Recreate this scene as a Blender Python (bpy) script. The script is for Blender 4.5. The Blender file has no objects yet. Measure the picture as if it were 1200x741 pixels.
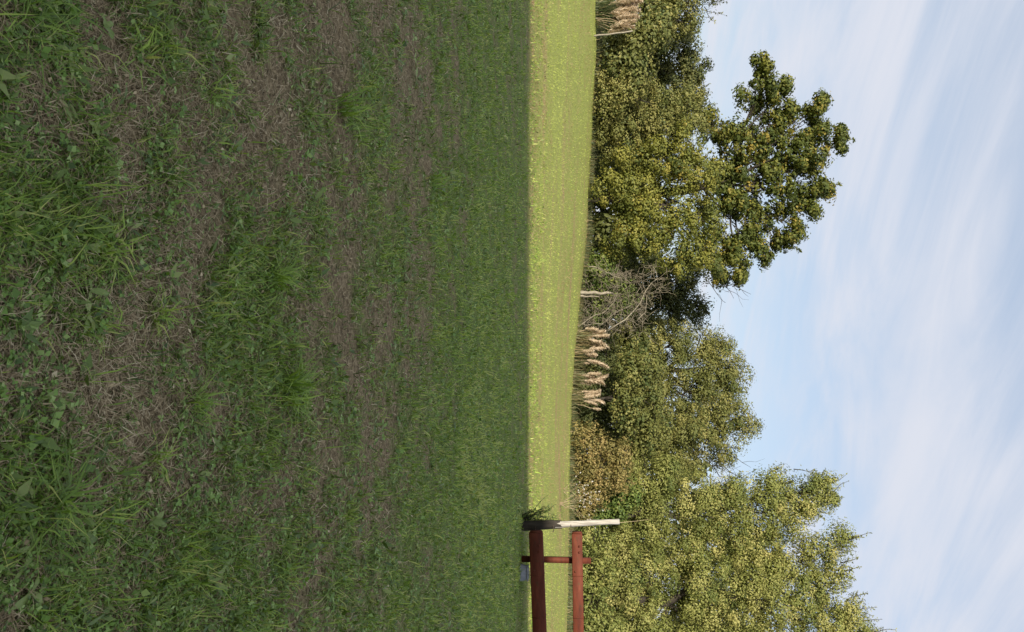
import bpy, math
import numpy as np
from math import radians as R, sin, cos, tan, pi

rng = np.random.default_rng(11)
S = bpy.context.scene
COL = S.collection

# ------------------------------------------------------------------ camera, sky, sun
F_PX = 942.0                        # focal length in photograph pixels
EYE = 1.6
HOR = 685.0                         # eye level, photograph pixels
PITCH = math.atan((HOR - 600.0) / F_PX)
cam_d = bpy.data.cameras.new('camera')
cam_d.sensor_fit = 'HORIZONTAL'
cam_d.sensor_width = 36.0
cam_d.lens = 36.0 * F_PX / 1200.0
cam_d.clip_start = 0.05
cam_d.clip_end = 8000.0
cam = bpy.data.objects.new('camera', cam_d)
COL.objects.link(cam)
cam.location = (0, 0, EYE)
# the phone was held sideways: image right is world up
from mathutils import Matrix, Vector
_up = Vector((0, sin(PITCH), cos(PITCH)))
_fw = Vector((0, cos(PITCH), -sin(PITCH)))
_m = Matrix((_up, Vector((-1, 0, 0)), -_fw)).transposed()
cam.rotation_euler = _m.to_euler()
S.camera = cam

SUN_EL = R(17.0)
SUN_AZ = R(28.0)                    # from behind, a little from the left
to_sun = Vector((-sin(SUN_AZ) * cos(SUN_EL), -cos(SUN_AZ) * cos(SUN_EL), sin(SUN_EL)))
sun_d = bpy.data.lights.new('sun', 'SUN')
sun_d.energy = 5.0
sun_d.angle = R(0.5)
sun_d.color = (1.0, 0.92, 0.78)
sun = bpy.data.objects.new('sun', sun_d)
COL.objects.link(sun)
sun.rotation_euler = to_sun.to_track_quat('Z', 'Y').to_euler()

S.view_settings.view_transform = 'Standard'
S.view_settings.look = 'None'
S.view_settings.gamma = 1.0
S.view_settings.use_curve_mapping = False
S.view_settings.exposure = 0.6

W = bpy.data.worlds.new('World')
S.world = W
W.use_nodes = True
wt = W.node_tree
for n in list(wt.nodes):
    wt.nodes.remove(n)
def wn(t, **kw):
    n = wt.nodes.new(t)
    for k, v in kw.items():
        setattr(n, k, v)
    return n
def wl(a, b):
    wt.links.new(a, b)
sky = wn('ShaderNodeTexSky')
sky.sky_type = 'NISHITA'
sky.sun_disc = False
sky.sun_elevation = SUN_EL
sky.sun_rotation = pi + SUN_AZ
sky.air_density = 1.0
sky.dust_density = 1.2
sky.ozone_density = 1.5
tc = wn('ShaderNodeTexCoord')
sep = wn('ShaderNodeSeparateXYZ')
wl(tc.outputs['Generated'], sep.inputs[0])
zc = wn('ShaderNodeMath', operation='MAXIMUM'); zc.inputs[1].default_value = 0.0
wl(sep.outputs['Z'], zc.inputs[0])
za = wn('ShaderNodeMath', operation='ADD'); za.inputs[1].default_value = 0.16
wl(zc.outputs[0], za.inputs[0])
dx = wn('ShaderNodeMath', operation='DIVIDE'); wl(sep.outputs['X'], dx.inputs[0]); wl(za.outputs[0], dx.inputs[1])
dy = wn('ShaderNodeMath', operation='DIVIDE'); wl(sep.outputs['Y'], dy.inputs[0]); wl(za.outputs[0], dy.inputs[1])
cmb = wn('ShaderNodeCombineXYZ'); wl(dx.outputs[0], cmb.inputs[0]); wl(dy.outputs[0], cmb.inputs[1])
def cloud_noise(rot, scl, loc, scale, det, rough, dist):
    mp = wn('ShaderNodeMapping', vector_type='TEXTURE')      # turn first, then stretch along the turned axis
    mp.inputs['Rotation'].default_value = (0, 0, R(rot)); mp.inputs['Scale'].default_value = scl; mp.inputs['Location'].default_value = loc
    wl(cmb.outputs[0], mp.inputs[0])
    n = wn('ShaderNodeTexNoise'); n.inputs['Scale'].default_value = scale; n.inputs['Detail'].default_value = det
    n.inputs['Roughness'].default_value = rough; n.inputs['Distortion'].default_value = dist
    wl(mp.outputs[0], n.inputs['Vector']); return n
def wm(op, a, b):
    m = wn('ShaderNodeMath', operation=op)
    for k, v in enumerate((a, b)):
        if isinstance(v, (int, float)): m.inputs[k].default_value = v
        else: wl(v, m.inputs[k])
    return m.outputs[0]
nA = cloud_noise(-38, (0.7, 1.4, 1), (3.1, 0.7, 0), 1.0, 8, 0.56, 1.3)      # combed wisps
nB = cloud_noise(20, (1, 1.4, 1), (0.3, 2.2, 0), 0.8, 4, 0.5, 0.5)            # broad veils
nC = cloud_noise(-58, (0.42, 1.3, 1), (1.7, 5.0, 0), 1.2, 9, 0.6, 1.6)      # fine filaments
cl = wm('ADD', wm('ADD', wm('MULTIPLY', nA.outputs[0], 0.45), wm('MULTIPLY', nB.outputs[0], 0.35)), wm('MULTIPLY', nC.outputs[0], 0.40))
rmp = wn('ShaderNodeMapRange', interpolation_type='SMOOTHSTEP')
rmp.inputs['From Min'].default_value = 0.48
rmp.inputs['From Max'].default_value = 0.75
rmp.inputs['To Min'].default_value = 0.0
rmp.inputs['To Max'].default_value = 0.92
wl(cl, rmp.inputs['Value'])
mixc = wn('ShaderNodeMix', data_type='RGBA')
wl(rmp.outputs[0], mixc.inputs['Factor'])
veil = wn('ShaderNodeMix', data_type='RGBA'); veil.inputs['Factor'].default_value = 0.68
wl(sky.outputs[0], veil.inputs['A']); veil.inputs['B'].default_value = (2.45, 2.75, 3.25, 1)
wl(veil.outputs['Result'], mixc.inputs['A'])
mixc.inputs['B'].default_value = (3.3, 3.42, 3.8, 1)
bg = wn('ShaderNodeBackground'); bg.inputs['Strength'].default_value = 0.15
wl(mixc.outputs['Result'], bg.inputs['Color'])
wo = wn('ShaderNodeOutputWorld'); wl(bg.outputs[0], wo.inputs[0])

# ------------------------------------------------------------------ helpers
UP = np.array([0, sin(PITCH), cos(PITCH)]); FW = np.array([0, cos(PITCH), -sin(PITCH)]); RT = np.array([1.0, 0, 0])
def ray(u, h):
    u = np.asarray(u, float); h = np.asarray(h, float)
    d = F_PX * FW + (h[..., None] - 600.0) * UP + (u[..., None] - 370.5) * RT
    return d / d[..., 1:2]
def P(u, h, y):
    """point at depth y (metres from the camera) seen at photograph position u across, h up"""
    return np.array([0, 0, EYE]) + ray(u, h) * np.asarray(y, float)[..., None]
def flat_to_uh(x, y):
    d = np.stack([x, y, np.full_like(x, -EYE)], -1)
    k = d @ FW
    return 370.5 + F_PX * d[..., 0] / k, 600.0 + F_PX * (d @ UP) / k

def _hash(ix, iy, s):
    n = (ix.astype(np.int64) * 374761393 + iy.astype(np.int64) * 668265263 + s * 144665 + 1013) & 0xffffffff
    n = ((n ^ (n >> 13)) * 1274126177) & 0xffffffff
    return ((n ^ (n >> 16)) & 0xffff) / 65535.0
def vnoise(x, y, s=0):
    x = np.asarray(x, float); y = np.asarray(y, float)
    ix = np.floor(x); iy = np.floor(y)
    fx = x - ix; fy = y - iy
    fx = fx * fx * (3 - 2 * fx); fy = fy * fy * (3 - 2 * fy)
    a = _hash(ix, iy, s); b = _hash(ix + 1, iy, s); c = _hash(ix, iy + 1, s); d = _hash(ix + 1, iy + 1, s)
    return (a + (b - a) * fx) * (1 - fy) + (c + (d - c) * fx) * fy
def fbm(x, y, s=0, o=3):
    t = 0; a = 0.5; q = 0
    for i in range(o):
        t = t + a * vnoise(x * 2 ** i, y * 2 ** i, s + i * 17); q += a; a *= 0.55
    return t / q
def sstep(a, b, t):
    t = np.clip((t - a) / (b - a), 0, 1)
    return t * t * (3 - 2 * t)

def link(o, parent=None, label=None, cat=None, group=None, kind=None):
    COL.objects.link(o)
    if parent is not None: o.parent = parent
    if label: o['label'] = label
    if cat: o['category'] = cat
    if group: o['group'] = group
    if kind: o['kind'] = kind
    return o
def thing(name, loc, label, cat, group=None):
    o = bpy.data.objects.new(name, None)
    o.empty_display_size = 0.2
    o.location = [float(c) for c in loc]
    return link(o, None, label, cat, group)
def mesh_np(name, V, polys, mat, tint=None, smooth=False):
    """polys: list of (M,k) integer arrays"""
    me = bpy.data.meshes.new(name)
    V = np.asarray(V, np.float32)
    me.vertices.add(len(V)); me.vertices.foreach_set('co', V.ravel())
    polys = [np.asarray(p, np.int32) for p in polys if len(p)]
    idx = np.concatenate([p.ravel() for p in polys])
    tot = np.concatenate([np.full(len(p), p.shape[1], np.int32) for p in polys])
    st = np.concatenate([[0], np.cumsum(tot)[:-1]]).astype(np.int32)
    me.loops.add(len(idx)); me.loops.foreach_set('vertex_index', idx)
    me.polygons.add(len(tot)); me.polygons.foreach_set('loop_start', st)
    me.update(calc_edges=True)
    if smooth:
        me.polygons.foreach_set('use_smooth', np.ones(len(tot), bool))
    if tint is not None:
        at = me.attributes.new('tint', 'FLOAT', 'POINT')
        at.data.foreach_set('value', np.asarray(tint, np.float32))
    if mat is not None: me.materials.append(mat)
    return me
def mobj(name, V, polys, mat, parent=None, tint=None, smooth=False, **kw):
    o = bpy.data.objects.new(name, mesh_np(name, V, polys, mat, tint, smooth))
    return link(o, parent, **kw)

class MB:
    """collects boxes and tubes into one mesh"""
    def __init__(self): self.V = []; self.Q = []; self.T = []; self.n = 0; self.t = []
    def add(self, V, Q=(), T=(), tint=0.5):
        V = np.asarray(V, float)
        if len(Q): self.Q.append(np.asarray(Q) + self.n)
        if len(T): self.T.append(np.asarray(T) + self.n)
        self.V.append(V); self.n += len(V); self.t.append(np.full(len(V), tint) if np.ndim(tint) == 0 else tint)
    def box(self, c, s, rot=None, bev=0.0):
        hx, hy, hz = s[0] / 2, s[1] / 2, s[2] / 2
        if bev <= 0:
            v = np.array([[sx * hx, sy * hy, sz * hz] for sz in (-1, 1) for sy in (-1, 1) for sx in (-1, 1)])
            q = [[0, 2, 3, 1], [4, 5, 7, 6], [0, 1, 5, 4], [2, 6, 7, 3], [0, 4, 6, 2], [1, 3, 7, 5]]
            if rot is not None: v = v @ np.array(rot).T
            self.add(v + np.array(c), q); return
        # chamfered box: octagonal rings along x
        b = bev
        ring = [(-hy + b, -hz), (hy - b, -hz), (hy, -hz + b), (hy, hz - b), (hy - b, hz), (-hy + b, hz), (-hy, hz - b), (-hy, -hz + b)]
        ri = [(y * (1 - b / hy), z * (1 - b / hz)) for y, z in ring]
        v = [(-hx, y, z) for y, z in ri] + [(-hx + b, y, z) for y, z in ring] + [(hx - b, y, z) for y, z in ring] + [(hx, y, z) for y, z in ri]
        v = np.array(v); q = []
        for r in range(3):
            for k in range(8):
                a = r * 8 + k; bb = r * 8 + (k + 1) % 8
                q.append([a, a + 8, bb + 8, bb])
        q += [[0, 1, 2, 3], [0, 3, 4, 7], [4, 5, 6, 7], [24, 27, 26, 25], [24, 31, 28, 27], [28, 31, 30, 29]]
        if rot is not None: v = v @ np.array(rot).T
        self.add(v + np.array(c), q)
    def tube(self, pts, rad, sides=7, cap=True, tint=0.5, lump=0.0):
        pts = np.asarray(pts, float); n = len(pts)
        tg = np.gradient(pts, axis=0)
        tg /= np.linalg.norm(tg, axis=1)[:, None] + 1e-9
        ref = np.array([0.31, 0.93, 0.19]) if abs(tg[0][2]) > 0.6 else np.array([0.1, 0.2, 1.0])
        a = np.cross(tg, ref); a /= np.linalg.norm(a, axis=1)[:, None] + 1e-9
        b = np.cross(tg, a)
        th = np.arange(sides) * 2 * pi / sides
        rad = np.broadcast_to(np.asarray(rad, float), (n,))
        rr = rad[:, None] * (1 + lump * rng.normal(size=(n, sides)))
        V = pts[:, None] + rr[..., None] * (np.cos(th)[None, :, None] * a[:, None] + np.sin(th)[None, :, None] * b[:, None])
        V = V.reshape(-1, 3)
        i = np.arange(n - 1)[:, None] * sides; k = np.arange(sides)[None]; k2 = (k + 1) % sides
        Q = np.stack([i + k, i + k2, i + sides + k2, i + sides + k], -1).reshape(-1, 4)
        T = []
        if cap:
            V = np.vstack([V, pts[:1], pts[-1:]])
            e = n * sides
            for q in range(sides):
                T.append([e, (q + 1) % sides, q]); o = (n - 1) * sides
                T.append([e + 1, o + q, o + (q + 1) % sides])
        self.add(V, Q, T, tint)
    def build(self, name, mat, parent=None, smooth=False, tint=False, **kw):
        pol = []
        if self.Q: pol.append(np.concatenate(self.Q))
        if self.T: pol.append(np.concatenate(self.T))
        return mobj(name, np.concatenate(self.V), pol, mat, parent, np.concatenate(self.t) if tint else None, smooth, **kw)

# ------------------------------------------------------------------ materials
def mat_new(name):
    m = bpy.data.materials.new(name); m.use_nodes = True
    nt = m.node_tree
    b = nt.nodes['Principled BSDF']
    return m, nt, b
def ramp(nt, stops):
    r = nt.nodes.new('ShaderNodeValToRGB')
    e = r.color_ramp.elements
    while len(e) > 1: e.remove(e[-1])
    e[0].position = stops[0][0]; e[0].color = (*stops[0][1], 1)
    for p, c in stops[1:]:
        k = e.new(p); k.color = (*c, 1)
    return r
def leaf_mat(name, stops, rough=0.5, trans=0.3, spec=0.4, tcol=(1.15, 1.2, 0.6)):
    m, nt, b = mat_new(name)
    at = nt.nodes.new('ShaderNodeAttribute'); at.attribute_name = 'tint'
    r = ramp(nt, stops)
    nt.links.new(at.outputs['Fac'], r.inputs[0])
    nt.links.new(r.outputs[0], b.inputs['Base Color'])
    b.inputs['Roughness'].default_value = rough
    b.inputs['Specular IOR Level'].default_value = spec
    if trans > 0:
        t = nt.nodes.new('ShaderNodeBsdfTranslucent')
        mm = nt.nodes.new('ShaderNodeMix'); mm.data_type = 'RGBA'; mm.blend_type = 'MULTIPLY'; mm.inputs['Factor'].default_value = 1
        nt.links.new(r.outputs[0], mm.inputs['A']); mm.inputs['B'].default_value = (*tcol, 1)
        nt.links.new(mm.outputs['Result'], t.inputs['Color'])
        ms = nt.nodes.new('ShaderNodeMixShader'); ms.inputs[0].default_value = trans
        nt.links.new(b.outputs[0], ms.inputs[1]); nt.links.new(t.outputs[0], ms.inputs[2])
        nt.links.new(ms.outputs[0], nt.nodes['Material Output'].inputs[0])
    return m
def noise_mat(name, c1, c2, scale, rough=0.8, stretch=(1, 1, 1), detail=6, bump=0.3, c3=None, spec=0.3, bscale=None):
    m, nt, b = mat_new(name)
    tcn = nt.nodes.new('ShaderNodeTexCoord'); mpn = nt.nodes.new('ShaderNodeMapping'); mpn.inputs['Scale'].default_value = stretch
    nt.links.new(tcn.outputs['Object'], mpn.inputs[0])
    nz = nt.nodes.new('ShaderNodeTexNoise'); nz.inputs['Scale'].default_value = scale; nz.inputs['Detail'].default_value = detail; nz.inputs['Roughness'].default_value = 0.65
    nt.links.new(mpn.outputs[0], nz.inputs['Vector'])
    st = [(0.3, c1), (0.7, c2)] if c3 is None else [(0.28, c1), (0.52, c2), (0.74, c3)]
    r = ramp(nt, st); nt.links.new(nz.outputs[0], r.inputs[0]); nt.links.new(r.outputs[0], b.inputs['Base Color'])
    b.inputs['Roughness'].default_value = rough; b.inputs['Specular IOR Level'].default_value = spec
    if bump:
        bp = nt.nodes.new('ShaderNodeBump'); bp.inputs['Strength'].default_value = bump; bp.inputs['Distance'].default_value = 0.02
        src = nz
        if bscale:
            src = nt.nodes.new('ShaderNodeTexNoise'); src.inputs['Scale'].default_value = bscale; src.inputs['Detail'].default_value = 5
            nt.links.new(mpn.outputs[0], src.inputs['Vector'])
        nt.links.new(src.outputs[0], bp.inputs['Height']); nt.links.new(bp.outputs[0], b.inputs['Normal'])
    return m

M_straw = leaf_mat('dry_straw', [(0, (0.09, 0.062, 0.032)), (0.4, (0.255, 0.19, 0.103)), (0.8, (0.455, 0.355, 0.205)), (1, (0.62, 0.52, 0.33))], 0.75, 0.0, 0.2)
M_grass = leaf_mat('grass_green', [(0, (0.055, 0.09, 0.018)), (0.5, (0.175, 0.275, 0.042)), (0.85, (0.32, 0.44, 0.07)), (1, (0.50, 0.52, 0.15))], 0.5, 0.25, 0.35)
M_clover = leaf_mat('clover_green', [(0, (0.058, 0.105, 0.02)), (0.6, (0.175, 0.30, 0.045)), (1, (0.37, 0.48, 0.16))], 0.45, 0.2, 0.4)
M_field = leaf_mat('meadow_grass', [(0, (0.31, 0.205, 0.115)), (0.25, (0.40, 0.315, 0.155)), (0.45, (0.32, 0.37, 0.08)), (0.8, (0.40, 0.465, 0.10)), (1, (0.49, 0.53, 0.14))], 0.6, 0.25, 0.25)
M_weed = leaf_mat('weed_leaf', [(0, (0.07, 0.12, 0.028)), (0.6, (0.15, 0.22, 0.042)), (1, (0.28, 0.34, 0.10))], 0.42, 0.22, 0.45)
M_pleaf = leaf_mat('pampas_leaf', [(0, (0.05, 0.07, 0.03)), (0.5, (0.11, 0.13, 0.055)), (1, (0.26, 0.20, 0.10))], 0.5, 0.2, 0.4)
M_bark = noise_mat('bark_and_shade', (0.02, 0.017, 0.013), (0.055, 0.045, 0.034), 3.0, 0.9, (4, 4, 1), bump=0.6)
M_dead = noise_mat('bleached_wood', (0.13, 0.11, 0.08), (0.36, 0.32, 0.25), 4.0, 0.85, (5, 5, 1), bump=0.5)
M_twig = noise_mat('dead_twig', (0.10, 0.085, 0.06), (0.28, 0.24, 0.175), 5.0, 0.9, bump=0.2)

# ------------------------------------------------------------------ terrain
E_U = np.array([-300, 0, 60, 100, 200, 280, 340, 400, 480, 560, 640, 741, 1000], float)
E_H = np.array([704, 701, 700, 698.5, 692.5, 687.5, 681, 675.5, 670, 667.5, 666.5, 665, 662], float)
E_Y = np.array([56, 56, 56, 57, 58, 58, 58, 56, 54, 51, 49, 47, 45], float)
_pe = P(E_U, E_H, E_Y)
EX, EZ = _pe[:, 0], _pe[:, 2]
def edge_y(x): return np.interp(x, EX, E_Y)
def gz(x, y):
    """ground height"""
    x = np.asarray(x, float); y = np.asarray(y, float)
    xx = x * 55.0 / np.maximum(y, 30.0)
    rise = np.interp(xx, EX, EZ)
    ey = np.interp(xx, EX, E_Y)
    t = np.clip((y - 19.0) / (ey - 19.0), 0, 3.0)
    prof = np.where(t <= 1, t ** 1.25, 1 + 0.35 * (1 - np.exp(-(t - 1) * 2.0)))
    z = rise * prof
    z = z + 0.05 * (fbm(x * 0.7, y * 0.7, 3) - 0.5) + 0.035 * (fbm(x * 4, y * 4, 9) - 0.5) * (np.abs(y) < 30)
    z = z + 0.16 * (fbm(x * 0.18, y * 0.18, 21) - 0.5) * sstep(24, 40, y)
    return z
def ground_hit(u, h):
    u = np.atleast_1d(np.asarray(u, float)); h = np.atleast_1d(np.asarray(h, float))
    d = ray(u, h)
    lo = np.full(len(u), 1.0); hi = np.full(len(u), 200.0)
    ys = np.concatenate([np.linspace(1, 12, 60), np.linspace(12.2, 75, 160)])
    hit = np.full(len(u), 75.0); done = np.zeros(len(u), bool); prev = ys[0]
    for yy in ys[1:]:
        p = d * yy
        below = (EYE + p[:, 2]) < gz(p[:, 0], np.full(len(u), yy))
        new = below & ~done
        # linear refine
        hit[new] = 0.5 * (yy + prev)
        lo[new] = prev; hi[new] = yy
        done |= below; prev = yy
    for _ in range(14):
        m = 0.5 * (lo + hi); p = d * m[:, None]
        below = (EYE + p[:, 2]) < gz(p[:, 0], m)
        hi = np.where(done & below, m, hi); lo = np.where(done & ~below, m, lo)
    y = np.where(done, 0.5 * (lo + hi), 75.0)
    p = d * y[:, None]
    return p[:, 0], y, gz(p[:, 0], y), done

xs = np.unique(np.concatenate([-np.geomspace(32, 2600, 26), np.arange(-32, -8, 0.5), np.arange(-8, 8, 0.18), np.arange(8, 32.1, 0.5), np.geomspace(32, 2600, 26)]))
ys = np.unique(np.concatenate([-np.geomspace(4, 2600, 22), np.arange(-4, 1.5, 0.5), np.arange(1.5, 12, 0.12), np.arange(12, 30, 0.25), np.arange(30, 80, 0.6), np.geomspace(80, 2600, 26)]))
XX, YY = np.meshgrid(xs, ys)
ZZ = gz(XX, YY)
nx, ny = len(xs), len(ys)
ii = (np.arange(ny - 1)[:, None] * nx + np.arange(nx - 1)[None]).ravel()
GQ = np.stack([ii, ii + 1, ii + nx + 1, ii + nx], -1)

def ground_material():
    m, nt, b = mat_new('turf_soil')
    L = nt.links.new
    t = nt.nodes.new('ShaderNodeTexCoord')
    def nz(scale, stretch=(1, 1, 1), det=6, ro=0.65):
        q = nt.nodes.new('ShaderNodeMapping'); q.inputs['Scale'].default_value = stretch; L(t.outputs['Object'], q.inputs[0])
        n = nt.nodes.new('ShaderNodeTexNoise'); n.inputs['Scale'].default_value = scale; n.inputs['Detail'].default_value = det; n.inputs['Roughness'].default_value = ro
        L(q.outputs[0], n.inputs['Vector']); return n
    fine = nz(30, (1, 1, 1), 10, 0.72); rows = nz(0.35, (0.2, 1.0, 1)); big = nz(0.35, (1, 1.6, 1))
    soil = ramp(nt, [(0.34, (0.05, 0.037, 0.021)), (0.50, (0.23, 0.172, 0.096)), (0.68, (0.45, 0.35, 0.20))]); L(fine.outputs[0], soil.inputs[0])
    lawn = ramp(nt, [(0.30, (0.125, 0.135, 0.038)), (0.5, (0.275, 0.305, 0.078)), (0.72, (0.39, 0.35, 0.13))]); L(fine.outputs[0], lawn.inputs[0])
    tan_ = ramp(nt, [(0.3, (0.24, 0.16, 0.085)), (0.7, (0.38, 0.28, 0.14))]); L(fine.outputs[0], tan_.inputs[0])
    mr = nt.nodes.new('ShaderNodeMapRange'); mr.inputs['From Min'].default_value = 0.52; mr.inputs['From Max'].default_value = 0.68; L(rows.outputs[0], mr.inputs['Value'])
    mx = nt.nodes.new('ShaderNodeMix'); mx.data_type = 'RGBA'; L(mr.outputs[0], mx.inputs['Factor']); L(lawn.outputs[0], mx.inputs['A']); L(tan_.outputs[0], mx.inputs['B'])
    sp = nt.nodes.new('ShaderNodeSeparateXYZ'); L(t.outputs['Object'], sp.inputs[0])
    wob = nt.nodes.new('ShaderNodeMath'); wob.operation = 'MULTIPLY_ADD'; wob.inputs[1].default_value = 8.0; L(big.outputs[0], wob.inputs[0]); L(sp.outputs['Y'], wob.inputs[2])
    far = nt.nodes.new('ShaderNodeMapRange'); far.inputs['From Min'].default_value = 24.5; far.inputs['From Max'].default_value = 29; L(wob.outputs[0], far.inputs['Value'])
    m2 = nt.nodes.new('ShaderNodeMix'); m2.data_type = 'RGBA'; L(far.outputs[0], m2.inputs['Factor']); L(soil.outputs[0], m2.inputs['A']); L(mx.outputs['Result'], m2.inputs['B'])
    ga = nt.nodes.new('ShaderNodeAttribute'); ga.attribute_name = 'tint'
    m3 = nt.nodes.new('ShaderNodeMix'); m3.data_type = 'RGBA'; L(ga.outputs['Fac'], m3.inputs['Factor']); L(soil.outputs[0], m3.inputs['A'])
    gg = ramp(nt, [(0.34, (0.04, 0.065, 0.016)), (0.50, (0.13, 0.19, 0.042)), (0.68, (0.26, 0.30, 0.09))]); L(fine.outputs[0], gg.inputs[0]); L(gg.outputs[0], m3.inputs['B'])
    L(m3.outputs['Result'], m2.inputs['A'])
    L(m2.outputs['Result'], b.inputs['Base Color'])
    b.inputs['Roughness'].default_value = 0.95; b.inputs['Specular IOR Level'].default_value = 0.1
    bp = nt.nodes.new('ShaderNodeBump'); bp.inputs['Strength'].default_value = 0.8; bp.inputs['Distance'].default_value = 0.03
    L(fine.outputs[0], bp.inputs['Height']); L(bp.outputs[0], b.inputs['Normal'])
    return m
M_ground = ground_material()
# ------------------------------------------------------------------ the house behind the camera whose shade covers the near grass
SHADE_Y = 22.4
H_Y = -16.0
H_TOP = (SHADE_Y - H_Y) * tan(SUN_EL) / cos(SUN_AZ)
def house():
    x0, x1, dep = -37.0, -1.0, 9.0
    t = thing('farmhouse', ((x0 + x1) / 2, H_Y - dep / 2, -0.15), 'long unseen farmhouse behind the viewer shading the near grass, walls whitened for fill light', 'house')
    w = x1 - x0
    M_pl = noise_mat('plaster', (0.62, 0.59, 0.53), (0.76, 0.73, 0.67), 1.2, 0.9, bump=0.15)  # white tone picked so the unseen wall bounces fill light forward
    M_tr = noise_mat('stone_trim', (0.30, 0.28, 0.25), (0.40, 0.38, 0.34), 3, 0.8)
    M_sh = noise_mat('shutter_paint', (0.05, 0.08, 0.055), (0.07, 0.105, 0.075), 4, 0.5)
    M_gl, nt, b = mat_new('window_glass'); b.inputs['Base Color'].default_value = (0.03, 0.035, 0.04, 1); b.inputs['Roughness'].default_value = 0.06
    H = H_TOP + 0.15
    a = MB(); a.box((0, 0, (H - 0.45) / 2), (w, dep, H - 0.45)); a.build('wall', M_pl, t)
    a = MB(); a.box((0, 0, H - 0.225), (w + 0.0, dep + 0.0, 0.45)); a.box((0, 0.03, H - 0.52), (w + 0.3, dep + 0.25, 0.12)); r = a.build('roof', M_tr, t)
    a = MB(); a.box((0, 0, 0.0), (0.7, 0.7, 1.1)); c = a.build('chimney', M_tr, r); c.location = (-8, -3, H + 0.5)
    for fl in range(3):
        for k in range(9):
            if fl == 0 and k in (3, 6): continue
            px = -w / 2 + 2.2 + k * (w - 4.4) / 8; pz = 1.9 + fl * 3.6
            a = MB()
            for sx in (-1, 1): a.box((sx * 0.52, 0, 0), (0.08, 0.1, 1.6))
            for sz in (-1, 1): a.box((0, 0, sz * 0.76), (0.956, 0.1, 0.08))
            a.box((0, 0, 0), (0.05, 0.08, 1.44))
            f = a.build('window', M_tr, t); f.location = (px, dep / 2 + 0.051, pz)
            a = MB(); a.box((0, -0.02, 0), (0.95, 0.03, 1.43)); a.build('pane', M_gl, f)
            for sx in (-1, 1):
                a = MB(); a.box((sx * 0.83, 0, 0), (0.52, 0.05, 1.6)); a.build('shutter', M_sh, f)
            a = MB(); a.box((0, 0.05, -0.84), (1.3, 0.2, 0.07)); a.build('sill', M_tr, f)
    for k in (3, 6):
        px = -w / 2 + 2.2 + k * (w - 4.4) / 8
        a = MB(); a.box((0, 0, 1.1), (1.1, 0.08, 2.2)); d = a.build('door', M_sh, t); d.location = (px, dep / 2 + 0.042, 0.16)
        a = MB(); a.box((0.42, 0.07, 1.05), (0.12, 0.05, 0.03)); a.build('handle', M_tr, d)
house()

# ------------------------------------------------------------------ grass blades
def blades(pos, az, lean, length, width, tint, curl=0.5):
    """curved two-segment blades; lean = angle from vertical at the root"""
    n = len(pos)
    d0 = np.stack([np.cos(az) * np.sin(lean), np.sin(az) * np.sin(lean), np.cos(lean)], -1)
    l2 = np.clip(lean + curl, 0, 1.65)
    d1 = np.stack([np.cos(az) * np.sin(l2), np.sin(az) * np.sin(l2), np.cos(l2)], -1)
    sd = np.stack([-np.sin(az), np.cos(az), np.zeros(n)], -1)
    tw = rng.normal(0, 0.5, n)
    sd = sd + 0.6 * tw[:, None] * np.cross(d0, sd)
    m = pos + d0 * (length * 0.5)[:, None]
    t = m + d1 * (length * 0.5)[:, None]
    w = (width * 0.5)[:, None]
    V = np.stack([pos - sd * w, pos + sd * w, m + sd * w * 0.85, m - sd * w * 0.85, t], 1).reshape(-1, 3)
    b = np.arange(n)[:, None] * 5
    Q = b + np.array([[0, 1, 2, 3]]); T = b + np.array([[3, 2, 4]])
    return V, [Q, T], np.repeat(tint, 5)
def leaflets(pos, az, tilt, length, width, tint, fold=0.25, nrm=None):
    """pointed leaf of two folded triangles pairs; tilt = angle of the leaf above the horizontal"""
    n = len(pos)
    d = np.stack([np.cos(az) * np.cos(tilt), np.sin(az) * np.cos(tilt), np.sin(tilt)], -1)
    s = np.stack([-np.sin(az), np.cos(az), np.zeros(n)], -1)
    if nrm is not None: s = s * np.cos(nrm)[:, None] + np.cross(d, s) * np.sin(nrm)[:, None]
    up = np.cross(d, s)
    L = length[:, None]; w = width[:, None] * 0.5
    V = np.stack([pos, pos + d * L * 0.45 + s * w + up * w * fold, pos + d * L, pos + d * L * 0.45 - s * w + up * w * fold], 1).reshape(-1, 3)
    b = np.arange(n)[:, None] * 4
    return V, [b + np.array([[0, 1, 2]]), b + np.array([[0, 2, 3]])], np.repeat(tint, 4)

# patches of green (+) and of bare brown thatch (-): u, h, half sizes, strength
PATCH = [(540, 565, 260, 40, .8), (680, 200, 110, 150, .35), (600, 70, 90, 70, .3), (690, 380, 70, 200, .25), (455, 345, 55, 60, .5), (330, 320, 70, 45, .4),
         (128, 400, 50, 50, .35), (64, 158, 45, 40, .3), (290, 120, 50, 60, .35), (20, 100, 60, 110, .25), (370, 190, 60, 50, .25), (200, 590, 200, 25, .15), (480, 230, 60, 60, .2),
         (120, 140, 60, 55, -.35), (430, 405, 80, 45, -.28), (70, 300, 120, 70, -.2), (150, 505, 60, 50, -.2), (345, 470, 70, 45, -.22), (20, 450, 60, 70, -.2), (270, 380, 50, 40, -.12),
         (665, 520, 60, 25, -.35), (180, 50, 60, 60, -.25), (430, 110, 60, 50, -.1), (30, 560, 120, 50, .0), (560, 430, 80, 60, -.15), (470, 20, 60, 60, -.1), (230, 240, 60, 80, -.25)]
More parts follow.
